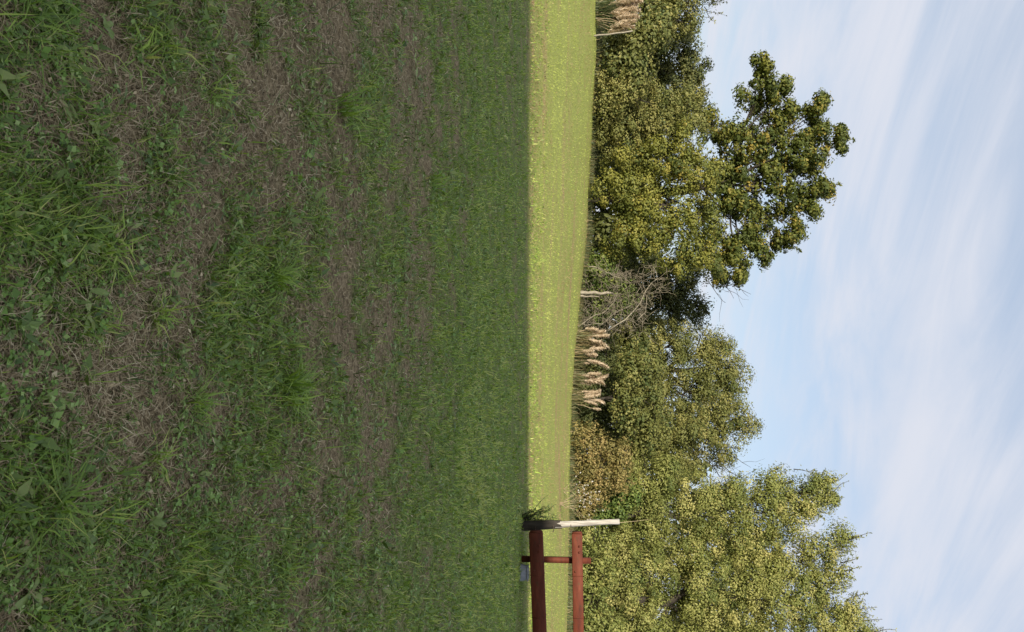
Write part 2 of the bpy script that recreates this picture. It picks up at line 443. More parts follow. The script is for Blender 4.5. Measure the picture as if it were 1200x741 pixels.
def greenness(x, y):
    g = 0.285 + 0.7 * (fbm(x * 1.7 + 5, y * 1.5, 31) - 0.5) + 0.4 * (fbm(x * 0.35, y * 1.7, 47) - 0.5) + 1.1 * (fbm(x * 4.5, y * 4.5, 55, 2) - 0.5) + 0.7 * (fbm(x * 13, y * 13, 56, 2) - 0.5)
    u, h = flat_to_uh(x, y)
    for pu, ph, ru, rh, a in PATCH:
        g = g + 0.75 * a * np.exp(-(((u - pu) / ru) ** 2 + ((h - ph) / rh) ** 2))
    g = g + 0.36 * sstep(330, 560, h) + 0.10 * sstep(420, 700, u)
    return g
mobj('ground', np.stack([XX, YY, ZZ], -1).reshape(-1, 3), [GQ], M_ground, tint=np.clip(1.5 * (greenness(XX.ravel(), np.maximum(YY.ravel(), 1.2)) - 0.22), 0, 0.9), smooth=True, kind='structure',
     label='brown thatchy ground of the mown meadow rising to the wood')

def sample(n, h0, h1, u0=-190, u1=930):
    u = rng.uniform(u0, u1, n); h = rng.uniform(h0, h1, n)
    y0 = EYE / np.maximum((HOR - h) / F_PX, 0.02)      # near the eye-level relation; good enough to spread evenly with distance
    d = ray(u, h); k = EYE / -d[:, 2]
    x = d[:, 0] * k; y = k
    return x, y
def stuff(name, parts, mat, label):
    V = []; Q = []; T = []; t = []; n = 0
    for v, pol, ti in parts:
        for p in pol: (Q if p.shape[1] == 4 else T).append(p + n)
        V.append(v); t.append(ti); n += len(v)
    pol = ([np.concatenate(Q)] if Q else []) + ([np.concatenate(T)] if T else [])
    return mobj(name, np.concatenate(V), pol, mat, None, np.concatenate(t), kind='stuff', label=label)

def lod(y, lim=5.0, k=0.10): return 1 + k * np.maximum(y - lim, 0)

def near_ground():
    # dry straw and clippings
    x, y = sample(168000, -30, 626)
    g = greenness(x, y)
    keep = rng.random(len(x)) < np.clip(1.15 - 1.0 * g, 0.15, 1)
    x, y, g = x[keep], y[keep], g[keep]; n = len(x)
    pos = np.stack([x, y, gz(x, y) + rng.uniform(0, 1, n) ** 2 * 0.03], -1)
    sw = 0.35 * (fbm(x * 0.8, y * 0.8, 71) - 0.5)
    straw = blades(pos, rng.uniform(0, 2 * pi, n) , rng.uniform(0.9, 1.55, n), rng.uniform(0.018, 0.075, n) * lod(y, 5, .05), rng.uniform(0.0010, 0.0031, n) * lod(y, 3, .20),
                   np.clip(rng.normal(0.58, 0.25, n) + sw, 0, 1), rng.uniform(-0.2, 0.5, n))
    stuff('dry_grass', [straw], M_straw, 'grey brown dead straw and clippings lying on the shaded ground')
    # green blades in small tufts
    x, y = sample(47000, -30, 626)
    x2, y2 = sample(17000, 440, 630); k2 = rng.random(17000) < sstep(440, 600, flat_to_uh(x2, y2)[1] + rng.normal(0, 22, 17000)); x2, y2 = x2[k2], y2[k2]; x = np.concatenate([x, x2]); y = np.concatenate([y, y2])
    g = greenness(x, y)
    keep = rng.random(len(x)) < np.clip((g - 0.12) * 1.5, 0.05, 1)
    x, y, g = x[keep], y[keep], g[keep]
    k = 5
    sp = np.repeat(0.028 * lod(y, 4, .1), k)
    xx = np.repeat(x, k) + rng.normal(0, 1, len(x) * k) * sp; yy = np.repeat(y, k) + rng.normal(0, 1, len(x) * k) * sp
    n = len(xx)
    baz = np.repeat(rng.uniform(0, 2 * pi, len(x)), k)
    bl = np.repeat(rng.lognormal(math.log(0.066), 0.42, len(x)), k)
    yel = np.repeat(rng.normal(0, 0.16, len(x)), k)
    pos = np.stack([xx, yy, gz(xx, yy) - 0.003], -1)
    gr = blades(pos, baz + rng.normal(0, 1.0, n), np.abs(rng.normal(0.75, 0.4, n)), bl * rng.uniform(0.6, 1.2, n) * lod(yy, 6, .02), rng.uniform(0.0025, 0.0065, n) * lod(yy, 3, .15),
                np.clip(rng.normal(0.5, 0.2, n) + yel + 0.45 * np.repeat(g - 0.4, k), 0, 1), rng.uniform(0.1, 0.9, n))
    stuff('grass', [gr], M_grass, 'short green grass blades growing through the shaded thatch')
    # clover and other low leaves
    x, y = sample(31000, -30, 608)
    u, h = flat_to_uh(x, y)
    c = 0.30 + 1.1 * (fbm(x * 1.6, y * 1.6, 91) - 0.45) + 0.35 * sstep(430, 640, u) + 0.25 * sstep(350, 60, h) + 0.5 * (greenness(x, y) - 0.45) + 0.5 * np.exp(-(((u - 540) / 240) ** 2 + ((h - 565) / 45) ** 2))
    keep = rng.random(len(x)) < np.clip(c, 0.02, 0.9)
    x, y = x[keep], y[keep]
    k = 3
    s = np.repeat(np.clip(rng.lognormal(math.log(0.0105), 0.42, len(x)), 0.005, 0.03) * lod(y, 3, .13), k)
    az = np.repeat(rng.uniform(0, 2 * pi, len(x)), k) + np.tile(np.arange(k) * 2 * pi / 3, len(x)) + rng.normal(0, 0.25, len(x) * k)
    zz = np.repeat(gz(x, y) + rng.uniform(0.008, 0.045, len(x)), k); n = len(az)
    pos = np.stack([np.repeat(x, k), np.repeat(y, k), zz], -1)
    cl = leaflets(pos, az, rng.normal(0.05, 0.45, n), s * 1.25, s, np.clip(rng.normal(0.5, 0.25, n), 0, 1), 0.2, rng.normal(0, 0.35, n))
    stuff('clover', [cl], M_clover, 'low clover and broad weed leaves spread among the shaded grass')
    x, y = sample(2600, -30, 480); n = len(x)
    L = rng.uniform(0.008, 0.03, n) * lod(y, 3, .1)
    fl = leaflets(np.stack([x, y, gz(x, y) + rng.uniform(0.008, 0.03, n)], -1), rng.uniform(0, 2 * pi, n), rng.normal(0, 0.4, n), L, L * rng.uniform(0.3, 0.7, n), rng.uniform(0.3, 1, n), 0.4, rng.normal(0, 0.5, n))
    stuff('fallen_leaves', [fl], M_straw, 'small withered leaves and pale bits caught in the thatch')
    x, y = sample(9000, -30, 560); n = len(x)
    k = 4
    L = np.repeat(np.clip(rng.lognormal(math.log(0.036), 0.4, n), 0.015, 0.09) * lod(y, 3, .06), k)
    az = np.repeat(rng.uniform(0, 2 * pi, n), k) + np.tile(np.arange(k) * 1.57, n) + rng.normal(0, 0.4, n * k)
    ok = np.repeat(rng.random(n) < np.clip(greenness(x, y) * 1.6, 0.12, 1), k) & (rng.random(n * k) < 0.7)
    pos = np.stack([np.repeat(x, k), np.repeat(y, k), np.repeat(gz(x, y) + rng.uniform(0.004, 0.03, n), k)], -1)[ok]; L = L[ok]; az = az[ok]; m = len(L)
    lw = leaflets(pos, az, rng.normal(0.35, 0.4, m), L, L * rng.uniform(0.2, 0.42, m), np.clip(rng.normal(0.5, 0.28, m), 0, 1), 0.3, rng.normal(0, 0.3, m))
    stuff('weed_leaves', [lw], M_weed, 'narrow weed leaves poking out of the shaded thatch')
near_ground()

def far_field():
    x, y, z, ok = ground_hit(rng.uniform(-90, 830, 112000), rng.uniform(605, 706, 112000))
    m = ok & (y < 70) & (y > 21.5)
    x, y, z = x[m], y[m], z[m]; n = len(x)
    row = 0.65 * fbm(x * 0.05, y * 0.30, 61) + 0.35 * fbm(x * 0.25, y * 0.5, 63); pat = 0.5 * fbm(x * 0.6, y * 0.25, 66) + 0.5 * fbm(x * 2.2, y * 0.9, 67)
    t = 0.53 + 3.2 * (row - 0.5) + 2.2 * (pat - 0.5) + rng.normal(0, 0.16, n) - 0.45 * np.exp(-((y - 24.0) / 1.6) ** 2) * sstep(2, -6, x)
    L = rng.uniform(0.04, 0.10, n) * (0.8 + 0.008 * y); 
    f1 = blades(np.stack([x, y, z - 0.01], -1), rng.uniform(0, 2 * pi, n), np.abs(rng.normal(0.8, 0.4, n)), L, rng.uniform(0.008, 0.018, n) * y / 30, np.clip(t, 0, 1), rng.uniform(0, 0.8, n))
    n = 11000
    ue = rng.uniform(-110, 850, n); he = np.interp(ue, E_U, E_H); q = P(ue, he, np.interp(ue, E_U, E_Y))
    ex = q[:, 0]; ey = q[:, 1] + rng.normal(0.8, 1.0, n)
    hgt = 0.25 + 0.75 * fbm(ex * 0.5, ey * 0.5, 81)
    f2 = blades(np.stack([ex, ey, gz(ex, ey) - 0.02], -1), rng.uniform(0, 2 * pi, n), np.abs(rng.normal(0.35, 0.3, n)), hgt * rng.uniform(0.4, 1.1, n), rng.uniform(0.015, 0.035, n), np.clip(rng.normal(0.5, 0.3, n), 0, 1), rng.uniform(0.1, 0.9, n))
    stuff('tall_grass', [f2], M_pleaf, 'ragged fringe of long grass where the meadow meets the wood')
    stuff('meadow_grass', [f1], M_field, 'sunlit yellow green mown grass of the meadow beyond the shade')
far_field()

# ------------------------------------------------------------------ trees and shrubs
PAL = {
 'oak': leaf_mat('oak_leaf', [(0, (0.03, 0.046, 0.012)), (0.5, (0.074, 0.094, 0.018)), (0.8, (0.15, 0.15, 0.026)), (1, (0.25, 0.19, 0.04))], 0.6, 0.17, 0.25),
 'maple': leaf_mat('maple_leaf', [(0, (0.05, 0.068, 0.016)), (0.45, (0.13, 0.142, 0.028)), (0.75, (0.21, 0.20, 0.038)), (1, (0.28, 0.23, 0.05))], 0.6, 0.17, 0.25),
 'olive': leaf_mat('olive_leaf', [(0, (0.055, 0.078, 0.022)), (0.5, (0.14, 0.147, 0.04)), (1, (0.25, 0.228, 0.072))], 0.6, 0.17, 0.25),
 'dark': leaf_mat('dark_leaf', [(0, (0.042, 0.057, 0.018)), (0.5, (0.085, 0.098, 0.029)), (1, (0.16, 0.155, 0.05))], 0.6, 0.17, 0.25),
 'light': leaf_mat('light_leaf', [(0, (0.075, 0.10, 0.024)), (0.5, (0.185, 0.20, 0.052)), (1, (0.335, 0.305, 0.105))], 0.6, 0.17, 0.25),
 'russet': leaf_mat('russet_leaf', [(0, (0.10, 0.095, 0.03)), (0.5, (0.205, 0.17, 0.055)), (1, (0.30, 0.215, 0.085))], 0.6, 0.17, 0.25),
 'bright': leaf_mat('bright_leaf', [(0, (0.05, 0.085, 0.018)), (0.5, (0.11, 0.15, 0.03)), (1, (0.21, 0.23, 0.06))], 0.6, 0.17, 0.25),
}
def crown_leaves(blobs, leaf, dens, base, tbias=0.0, droop=0.0, sig=0.30, per=14, inner=0.35, fuzz=1.12):
    """blobs: (centre, radii); leaf clusters spread through each blob's volume, thicker towards its skin"""
    Ps = []; Ti = []; Ns = []
    for c, r in blobs:
        c = np.asarray(c); r = np.asarray(r)
        area = 4 * pi * ((r[0] * r[1]) ** 1.6 / 3 + (r[0] * r[2]) ** 1.6 / 3 + (r[1] * r[2]) ** 1.6 / 3) ** (1 / 1.6)
        k = max(7, int(area * dens * 1.05)); per_ = int(per * 2.6)
        d = rng.normal(size=(k, 3)); d /= np.linalg.norm(d, axis=1)[:, None]
        lump = 0.66 + 0.66 * vnoise(d[:, 0] * 2.6 + c[0] * 3, d[:, 2] * 2.6 + d[:, 1] * 1.7 + c[2] * 3, 5)
        rad = np.where(rng.random(k) < inner, rng.random(k) ** 0.5, rng.uniform(0.8, 1.0, k)) * lump * rng.uniform(0.9, fuzz, k)
        cp = c + d * rad[:, None] * r
        tt = np.clip(rng.normal(0.5 + tbias, 0.23, k), 0, 1)
        n = per_
        cl_s = np.repeat(sig * rng.uniform(0.6, 1.5, k), n) * 2.0
        w = rng.normal(size=(k * n, 3)); w /= np.linalg.norm(w, axis=1)[:, None]
        rr = rng.random(k * n) ** 0.30 * (0.85 + 0.3 * rng.random(k * n))
        pp = np.repeat(cp, n, 0) + w * (rr * cl_s)[:, None] * np.array([1.1, 1.1, 0.8])
        nn = 1.15 * w + 0.35 * np.repeat(d, n, 0) + np.array([0, 0, 0.2]) + 0.32 * rng.normal(size=(k * n, 3))
        Ps.append(pp); Ti.append(np.clip(np.repeat(tt, n) + rng.normal(0, 0.08, k * n), 0, 1)); Ns.append(nn)
    Pp = np.concatenate(Ps) - base; Tt = np.concatenate(Ti); n = len(Pp); N = np.concatenate(Ns)
    N /= np.linalg.norm(N, axis=1)[:, None]
    return facing_leaves(Pp, N, leaf * rng.uniform(0.5, 1.45, n), leaf * rng.uniform(0.42, 0.9, n), Tt, droop)
def facing_leaves(pos, N, length, width, tint, droop=0.0):
    n = len(pos)
    d = np.cross(N, rng.normal(size=(n, 3))); d[:, 2] -= droop; d /= np.linalg.norm(d, axis=1)[:, None]
    s = np.cross(N, d); L = length[:, None]; w = width[:, None] * 0.5
    V = np.stack([pos - d * L * 0.5, pos + s * w - N * w * 0.3, pos + d * L * 0.5, pos - s * w - N * w * 0.3], 1).reshape(-1, 3)
    b = np.arange(n)[:, None] * 4
    return V, [b + np.array([[0, 1, 2]]), b + np.array([[0, 2, 3]])], np.repeat(tint, 4)
def sprays(list_, leaf, base, tint=0.6, per=26):
    """upright leafy shoots that break the outline: (root, tip)"""
    out = []
    for a, b in list_:
        a = np.asarray(a); b = np.asarray(b); n = per
        t = rng.random(n) ** 0.8
        L = np.linalg.norm(b - a)
        p = a + (b - a) * t[:, None] + rng.normal(size=(n, 3)) * (0.16 * L * (1.05 - t))[:, None] * 0.6
        out.append((p - base, tint))
    Pp = np.concatenate([o[0] for o in out]); n = len(Pp)
    return leaflets(Pp, rng.uniform(0, 2 * pi, n), rng.normal(0.2, 0.5, n), leaf * rng.uniform(0.7, 1.4, n), leaf * rng.uniform(0.4, 0.7, n), np.clip(rng.normal(tint, 0.15, n), 0, 1), 0.3, rng.normal(0, 0.9, n))
def bend(a, b, n=6, amp=0.06):
    a = np.asarray(a, float); b = np.asarray(b, float); t = np.linspace(0, 1, n)
    L = np.linalg.norm(b - a)
    off = rng.normal(size=(n, 3)) * amp * L * np.sin(t * pi)[:, None] * np.array([1, 1, 0.4])
    return a + (b - a) * t[:, None] + off
def merge(parts):
    V = []; Q = []; T = []; t = []; n = 0
    for v, pol, ti in parts:
        for p in pol: (Q if p.shape[1] == 4 else T).append(p + n)
        V.append(v); t.append(ti); n += len(v)
    return np.concatenate(V), ([np.concatenate(Q)] if Q else []) + ([np.concatenate(T)] if T else []), np.concatenate(t)

def tree(name, label, cat, u, y, clumps, pal, leaf=0.2, dens=2.0, group=None, trunk_r=0.25, shoots=(), bare=(), tbias=0.0, inner=0.3, sig=0.3, per=20, droop=0.0, depth=0.85, fuzz=1.12, limbs_sep=False, trunk_top=None, limb_n=999, limb_k=1.0, ragged=2):
    """clumps: (u, h, half width, half height[, depth shift]) in photograph pixels at depth y"""
    s = y / F_PX
    bx = P(u, 690, y)[0]
    base = np.array([bx, y, float(gz(bx, y))])
    t = thing(name, base, label, cat, group)
    blobs = []
    for c in clumps:
        yy = y + (c[4] if len(c) > 4 else 0.0)
        cc = P(c[0], c[1], yy)
        r = np.array([c[2] * s, depth * 0.5 * (c[2] + c[3]) * s, c[3] * s])
        blobs.append((cc, r))
    parts = [crown_leaves(blobs, leaf, dens, base, tbias, droop, sig, per, inner, fuzz)]
    sh = []
    for q in shoots:          # u0,h0,u1,h1[,dy]
        yy = y + (q[4] if len(q) > 4 else 0)
        sh.append((P(q[0], q[1], yy), P(q[2], q[3], yy)))
    trunk_c = np.mean([b[0] for b in blobs], 0) if trunk_top is None else P(trunk_top[0], trunk_top[1], y)
    for c, r in blobs[:limb_n]:
        out = (c - trunk_c) / (np.linalg.norm(c - trunk_c) + 0.5)
        for q in range(ragged):
            d = out * 0.8 + rng.normal(size=3) * np.array([0.6, 0.5, 0.6]) + np.array([0, 0, 0.35]); d /= np.linalg.norm(d)
            e = c + d * r * rng.uniform(1.05, 1.5)
            sh.append((c + d * r * 0.3, e))
    if sh: parts.append(sprays(sh, leaf, base, 0.55 + tbias))
    V, pol, ti = merge(parts)
    tr = MB()
    top = max(blobs, key=lambda b: b[0][2])
    mid = np.mean([b[0] for b in blobs], 0) - base if trunk_top is None else P(trunk_top[0], trunk_top[1], y) - base
    pts = bend((0, 0, -0.3), mid, 7, 0.03)
    tr.tube(pts, np.linspace(trunk_r, trunk_r * 0.55, 7), 8, lump=0.06)
    lb = MB() if limbs_sep else tr
    for c, r in blobs[:limb_n]:
        j = pts[3] if c[2] - base[2] < mid[2] else pts[-1 - int(rng.integers(0, 2))]
        e = c - base + np.array([0, 0, r[2] * 0.4])
        lb.tube(bend(j, e, 6, 0.05), np.linspace(trunk_r * 0.42 * limb_k, 0.02, 6), 6, lump=0.05)
        for q in range(3):
            d = rng.normal(size=3); d /= np.linalg.norm(d); d[2] = abs(d[2])
            lb.tube(bend((j + e) / 2 * 0.4 + e * 0.6, c - base + d * r * 0.9, 5, 0.06), np.linspace(trunk_r * 0.16 * limb_k, 0.010, 5), 4, cap=False)
    for q in sh:
        lb.tube(bend(q[0] - base, q[1] - base, 4, 0.04), np.linspace(0.035, 0.008, 4), 4, cap=False)
    for q in bare:            # bare twigs u0,h0,u1,h1
        a = P(q[0], q[1], y) - base; b = P(q[2], q[3], y + rng.normal(0, 1)) - base
        pp = bend(a, b, 5, 0.06); lb.tube(pp, np.linspace(0.04, 0.010, 5), 4, cap=False)
        for w in range(4):
            j = pp[int(rng.integers(1, 4))]; d = (b - a) * rng.uniform(0.2, 0.5) + rng.normal(size=3) * np.linalg.norm(b - a) * 0.22
            lb.tube(bend(j, j + d, 4, 0.08), np.linspace(0.018, 0.006, 4), 3, cap=False)
    tr.build('trunk', M_bark, t, smooth=True)
    if limbs_sep: lb.build('limbs', M_bark, t, smooth=True)
    mobj('crown', V, pol, PAL[pal], t, ti)
    return t

WG = 'trees of the wood behind the meadow'
SG = 'shrubs along the edge of the wood'
# the tall oak: low sunlit skirts, a waist and a spreading ragged fan above
oak_clumps = [(150, 835, 20, 18), (262, 830, 24, 20), (318, 845, 18, 15), (296, 835, 18, 16), (225, 870, 27, 22), (186, 880, 18, 19), (150, 868, 12, 20), (120, 880, 11, 16), (95, 893, 10, 14), (75, 895, 8, 10), (160, 915, 18, 17), (200, 925, 24, 21), (130, 925, 11, 12), (105, 920, 8, 8),
      (180, 960, 17, 14), (150, 962, 10, 12), (135, 950, 8, 8), (215, 955, 16, 12), (165, 985, 11, 7), (235, 920, 18, 19), (258, 895, 19, 16), (268, 930, 11, 12), (285, 915, 12, 11), (296, 893, 12, 11), (305, 868, 12, 12), (225, 965, 10, 10), (245, 950, 8, 8), (325, 868, 7, 6), (120, 965, 6, 5), (200, 845, 22, 20), (235, 848, 18, 16), (172, 896, 15, 15), (140, 905, 12, 13), (212, 897, 16, 15), (246, 872, 17, 15), (275, 862, 16, 16), (280, 882, 13, 13), (200, 945, 15, 13), (165, 940, 13, 12), (235, 942, 13, 12), (115, 902, 9, 9), (190, 860, 18, 16), (165, 850, 14, 14), (290, 855, 14, 14)]
_oc = [(c[0], c[1], c[2] * 0.85, c[3] * 0.85) for c in oak_clumps]
for c in oak_clumps:
    for q in range(3):
        a = rng.uniform(0, 2 * pi); f = rng.uniform(0.45, 0.95)
        _oc.append((c[0] + c[2] * f * cos(a), c[1] + c[3] * f * sin(a), max(4, c[2] * rng.uniform(0.2, 0.6)), max(4, c[3] * rng.uniform(0.2, 0.6)), rng.uniform(-1.2, 1.2)))
n_limb = len(oak_clumps); oak_clumps = _oc
tree('oak_tree', 'tallest oak, dark green ragged crown fanning out clear against the sky', 'tree', 232, 60.5, oak_clumps,
     'oak', leaf=0.235, dens=1.4, group=WG, trunk_r=0.42, tbias=0.03, inner=0.35, sig=0.24, per=16, fuzz=1.3, limbs_sep=True, trunk_top=(215, 850), limb_n=n_limb, limb_k=0.5, ragged=5,
     shoots=[(80, 890, 62, 893), (160, 985, 165, 1003), (135, 950, 118, 962), (218, 968, 216, 985), (285, 925, 294, 938), (115, 880, 97, 862), (125, 965, 112, 970), (275, 930, 280, 946), (95, 895, 84, 910), (245, 952, 250, 965)],
     bare=[(330, 838, 345, 880), (322, 840, 350, 860), (330, 830, 355, 850)])
tree('field_maple', 'broad yellow green maple filling the space under the dark oak crown', 'tree', 235, 57.5,
     [(190, 765, 30, 30), (215, 728, 32, 30), (250, 772, 32, 32), (285, 740, 24, 32), (205, 812, 34, 26), (258, 815, 28, 24), (300, 800, 22, 26), (312, 835, 16, 14), (235, 745, 28, 24), (170, 800, 22, 22)],
     'maple', leaf=0.185, dens=1.0, group=WG, trunk_r=0.24, tbias=-0.02, sig=0.34, per=50, inner=0.3)
tree('hornbeam_tree', 'lower olive green tree with fine leaves, before the maple on the pampas side', 'tree', 145, 58.5,
     [(110, 745, 24, 24), (140, 715, 26, 22), (168, 728, 24, 28), (128, 775, 26, 24), (160, 775, 26, 26), (120, 805, 18, 16), (145, 812, 18, 16), (150, 745, 24, 24)],
     'olive', leaf=0.16, dens=1.4, sig=0.32, per=44, group=WG, trunk_r=0.2, tbias=-0.02)
tree('ash_tree', 'far dark domed tree rising between the pampas plumes and the oak', 'tree', 92, 72,
     [(60, 790, 26, 28), (95, 785, 30, 32), (128, 790, 22, 26), (80, 812, 24, 16), (112, 812, 20, 14), (55, 752, 26, 26), (100, 745, 30, 26), (40, 775, 20, 24)], 'dark', leaf=0.22, dens=1.8, group=WG, tbias=0.05)
tree('willow_tree', 'thin wispy tree at the frame edge above the large pampas clump', 'tree', 8, 66,
     [(5, 800, 24, 28), (-22, 790, 30, 40), (28, 790, 20, 30), (12, 760, 26, 26), (-20, 835, 24, 22)], 'olive', leaf=0.2, dens=1.5, group=WG, inner=0.3,
     shoots=[(5, 825, 2, 852), (10, 820, 18, 850), (15, 815, 26, 838), (-10, 830, -12, 862)], bare=[(8, 825, 25, 835)])
tree('laurel_shrub', 'olive green large leaved shrub beside the large pampas clump', 'shrub', 70, 56.5,
     [(45, 755, 22, 20), (60, 735, 22, 22), (80, 748, 20, 20), (70, 722, 26, 20), (30, 772, 20, 14)], 'olive', leaf=0.25, dens=1.4, group=SG, trunk_r=0.08, sig=0.4, per=22, tbias=-0.1)
tree('hazel_shrub', 'yellowing shrub with bare pale stems between the laurel and the maple', 'shrub', 108, 56.5,
     [(98, 715, 18, 16), (115, 722, 16, 18), (105, 740, 18, 16), (125, 708, 16, 12)], 'olive', leaf=0.18, dens=1.8, group=SG, trunk_r=0.06, tbias=0.15, bare=[(110, 735, 100, 760), (115, 735, 122, 765)])
tree('bramble_bush', 'bright leafy bush growing over the broken pale stump', 'shrub', 322, 58.5,
     [(322, 702, 18, 14), (312, 712, 14, 12), (336, 715, 12, 14), (345, 738, 12, 12), (300, 705, 14, 12), (352, 700, 12, 12), (368, 698, 12, 12), (360, 728, 12, 12), (334, 692, 10, 8)], 'bright', leaf=0.2, dens=1.4, group=SG, trunk_r=0.06, inner=0.2)
# the wood right of the oak
tree('yew_tree', 'dark narrow tree in the gap between the oak and the rounded lime', 'tree', 350, 70,
     [(345, 790, 22, 30), (368, 800, 20, 24), (330, 760, 26, 30), (360, 750, 30, 34), (320, 800, 22, 24), (362, 822, 14, 10), (340, 715, 30, 24), (300, 720, 26, 30)], 'dark', leaf=0.2, dens=1.9, group=WG, tbias=-0.05)
tree('lime_tree', 'rounded olive green lime tree with full domed crown behind the pampas row', 'tree', 430, 66,
     [(400, 775, 26, 36), (432, 760, 34, 40), (405, 815, 22, 24), (440, 815, 34, 34), (425, 848, 26, 20), (455, 860, 22, 16), (470, 800, 30, 38), (415, 735, 34, 26), (390, 745, 20, 24), (400, 838, 12, 12), (455, 730, 30, 24), (470, 842, 17, 18), (486, 838, 14, 18), (440, 850, 18, 16)],
     'olive', leaf=0.16, dens=0.95, sig=0.34, per=52, group=WG, trunk_r=0.35, tbias=0.0, shoots=[(420, 862, 424, 874), (445, 870, 452, 880)])
tree('poplar_tree', 'olive tree with dark leafy spray poking above its crown beside the lime', 'tree', 500, 63,
     [(500, 790, 28, 40), (500, 840, 24, 24), (488, 868, 18, 12), (502, 872, 10, 16), (520, 800, 24, 36), (525, 845, 18, 20), (490, 750, 26, 26), (520, 750, 24, 28), (540, 790, 22, 34)],
     'olive', leaf=0.16, dens=0.95, sig=0.34, per=52, group=WG, tbias=0.08, shoots=[(500, 872, 497, 892), (505, 870, 508, 886), (495, 870, 488, 885), (515, 860, 520, 872)], bare=[(530, 840, 548, 880), (540, 830, 560, 882), (545, 835, 575, 868), (540, 830, 556, 860), (550, 820, 572, 850)])
tree('elder_tree', 'low sprawling tree overhanging the dark hollow beside the pampas row', 'tree', 470, 58,
     [(440, 742, 22, 20), (465, 735, 22, 18), (490, 742, 22, 22), (515, 755, 22, 22), (475, 760, 24, 22), (425, 755, 20, 20)], 'olive', leaf=0.2, dens=1.7, group=WG, trunk_r=0.12, tbias=-0.08, inner=0.2)
tree('acacia_tree', 'tall feathery light green tree beyond the white topped wooden post', 'tree', 600, 57,
     [(580, 800, 30, 44), (560, 760, 28, 34), (600, 740, 34, 40), (610, 850, 34, 40), (575, 855, 18, 24), (590, 895, 22, 28), (568, 905, 14, 24), (610, 920, 24, 24), (573, 940, 13, 22), (595, 945, 16, 18), (640, 790, 34, 50), (565, 965, 7, 14), (585, 970, 8, 12), (640, 880, 30, 40), (635, 735, 30, 34)],
     'light', leaf=0.142, dens=0.8, limb_k=0.45, ragged=5, group=WG, trunk_r=0.3, droop=0.3, inner=0.32, sig=0.38, per=86,
     shoots=[(562, 960, 549, 968), (568, 965, 556, 992), (580, 970, 564, 994), (585, 975, 583, 988), (550, 930, 552, 955), (600, 955, 602, 975), (590, 960, 588, 980), (556, 900, 548, 915)])
tree('robinia_tree', 'tallest feathery light green tree at the frame edge behind the red railing', 'tree', 700, 55,
     [(680, 740, 36, 44), (730, 740, 36, 46), (690, 820, 36, 46), (740, 830, 40, 50), (680, 890, 30, 34), (660, 930, 24, 26), (715, 900, 34, 40), (645, 960, 16, 22), (690, 950, 26, 26), (730, 960, 34, 34), (632, 985, 9, 18), (670, 980, 14, 16), (715, 995, 18, 18), (750, 1000, 26, 34), (780, 880, 40, 90), (780, 760, 40, 60)],
     'light', leaf=0.142, dens=0.8, limb_k=0.45, ragged=5, group=WG, trunk_r=0.34, droop=0.3, inner=0.32, sig=0.38, per=86, tbias=0.03,
     shoots=[(635, 990, 624, 1020), (632, 990, 630, 1012), (640, 985, 640, 1004), (660, 985, 654, 1006), (670, 990, 664, 1010), (690, 975, 688, 1000), (700, 1000, 695, 1016), (715, 1005, 712, 1028), (728, 1005, 726, 1034), (740, 1020, 738, 1050), (650, 975, 645, 1000)])
tree('dogwood_shrub', 'rounded russet orange shrub at the meadow edge below the feathery trees', 'shrub', 548, 52.5,
     [(520, 692, 18, 20), (545, 700, 26, 26), (570, 695, 20, 24), (535, 725, 20, 16), (560, 722, 20, 18), (590, 690, 16, 20), (508, 680, 10, 10)], 'russet', leaf=0.15, dens=2.4, group=SG, trunk_r=0.07, sig=0.26)
tree('elderberry_bush', 'dark green leafy bush between the russet shrub and the feathery trees', 'shrub', 582, 54.5,
     [(582, 738, 16, 16), (575, 725, 14, 14), (596, 726, 14, 16), (600, 700, 16, 20)], 'bright', leaf=0.2, dens=1.8, group=SG, trunk_r=0.07, tbias=-0.15)
tree('privet_bush', 'low light green bush behind the red railing', 'shrub', 690, 50.5,
     [(640, 692, 22, 22), (670, 700, 24, 24), (705, 695, 26, 26), (740, 700, 26, 28), (775, 695, 26, 30)], 'light', leaf=0.18, dens=1.9, group=SG, trunk_r=0.07, tbias=-0.05)

tree('hollow_shade_tree', 'added dark leaves standing for the shade deep in the hollow behind the last pampas clump', 'tree', 490, 61.5,
     [(478, 690, 18, 22), (500, 692, 18, 24), (490, 715, 22, 20), (460, 700, 18, 20), (440, 705, 20, 18), (410, 705, 22, 18)], 'dark', leaf=0.17, dens=2.2, group=WG, trunk_r=0.12, tbias=-0.25)  # dark leaves put in to stand for the shade inside the hollow
# a dark far wood closes the gaps behind the single trees
def far_wood():
    us = np.linspace(-260, 1000, 36); bl = []
    for u in us:
        y = 84 + rng.uniform(-4, 6); top = np.interp(u, [-260, 40, 120, 180, 300, 340, 380, 480, 560, 620, 1000], [780, 795, 800, 780, 790, 770, 775, 820, 825, 900, 940])
        for h in np.arange(670, top - 20, 42):
            bl.append((P(u + rng.uniform(-8, 8), h + rng.uniform(-6, 6), y), np.array([2.6, 2.2, 2.6])))
    for u in us[8:]:
        for h in (668, 690, 715, 740):
            bl.append((P(u + rng.uniform(-10, 10), h, 88 + rng.uniform(-2, 2)), np.array([2.2, 1.6, 1.7])))
    base = np.zeros(3)
    V, pol, ti = crown_leaves(bl, 0.62, 0.29, base, -0.1, 0, 0.5, 9, 0.1)
    mobj('far_woods', V, pol, PAL['dark'], None, ti, kind='stuff', label='dark depth of the wood closing the gaps behind the trees')
far_wood()
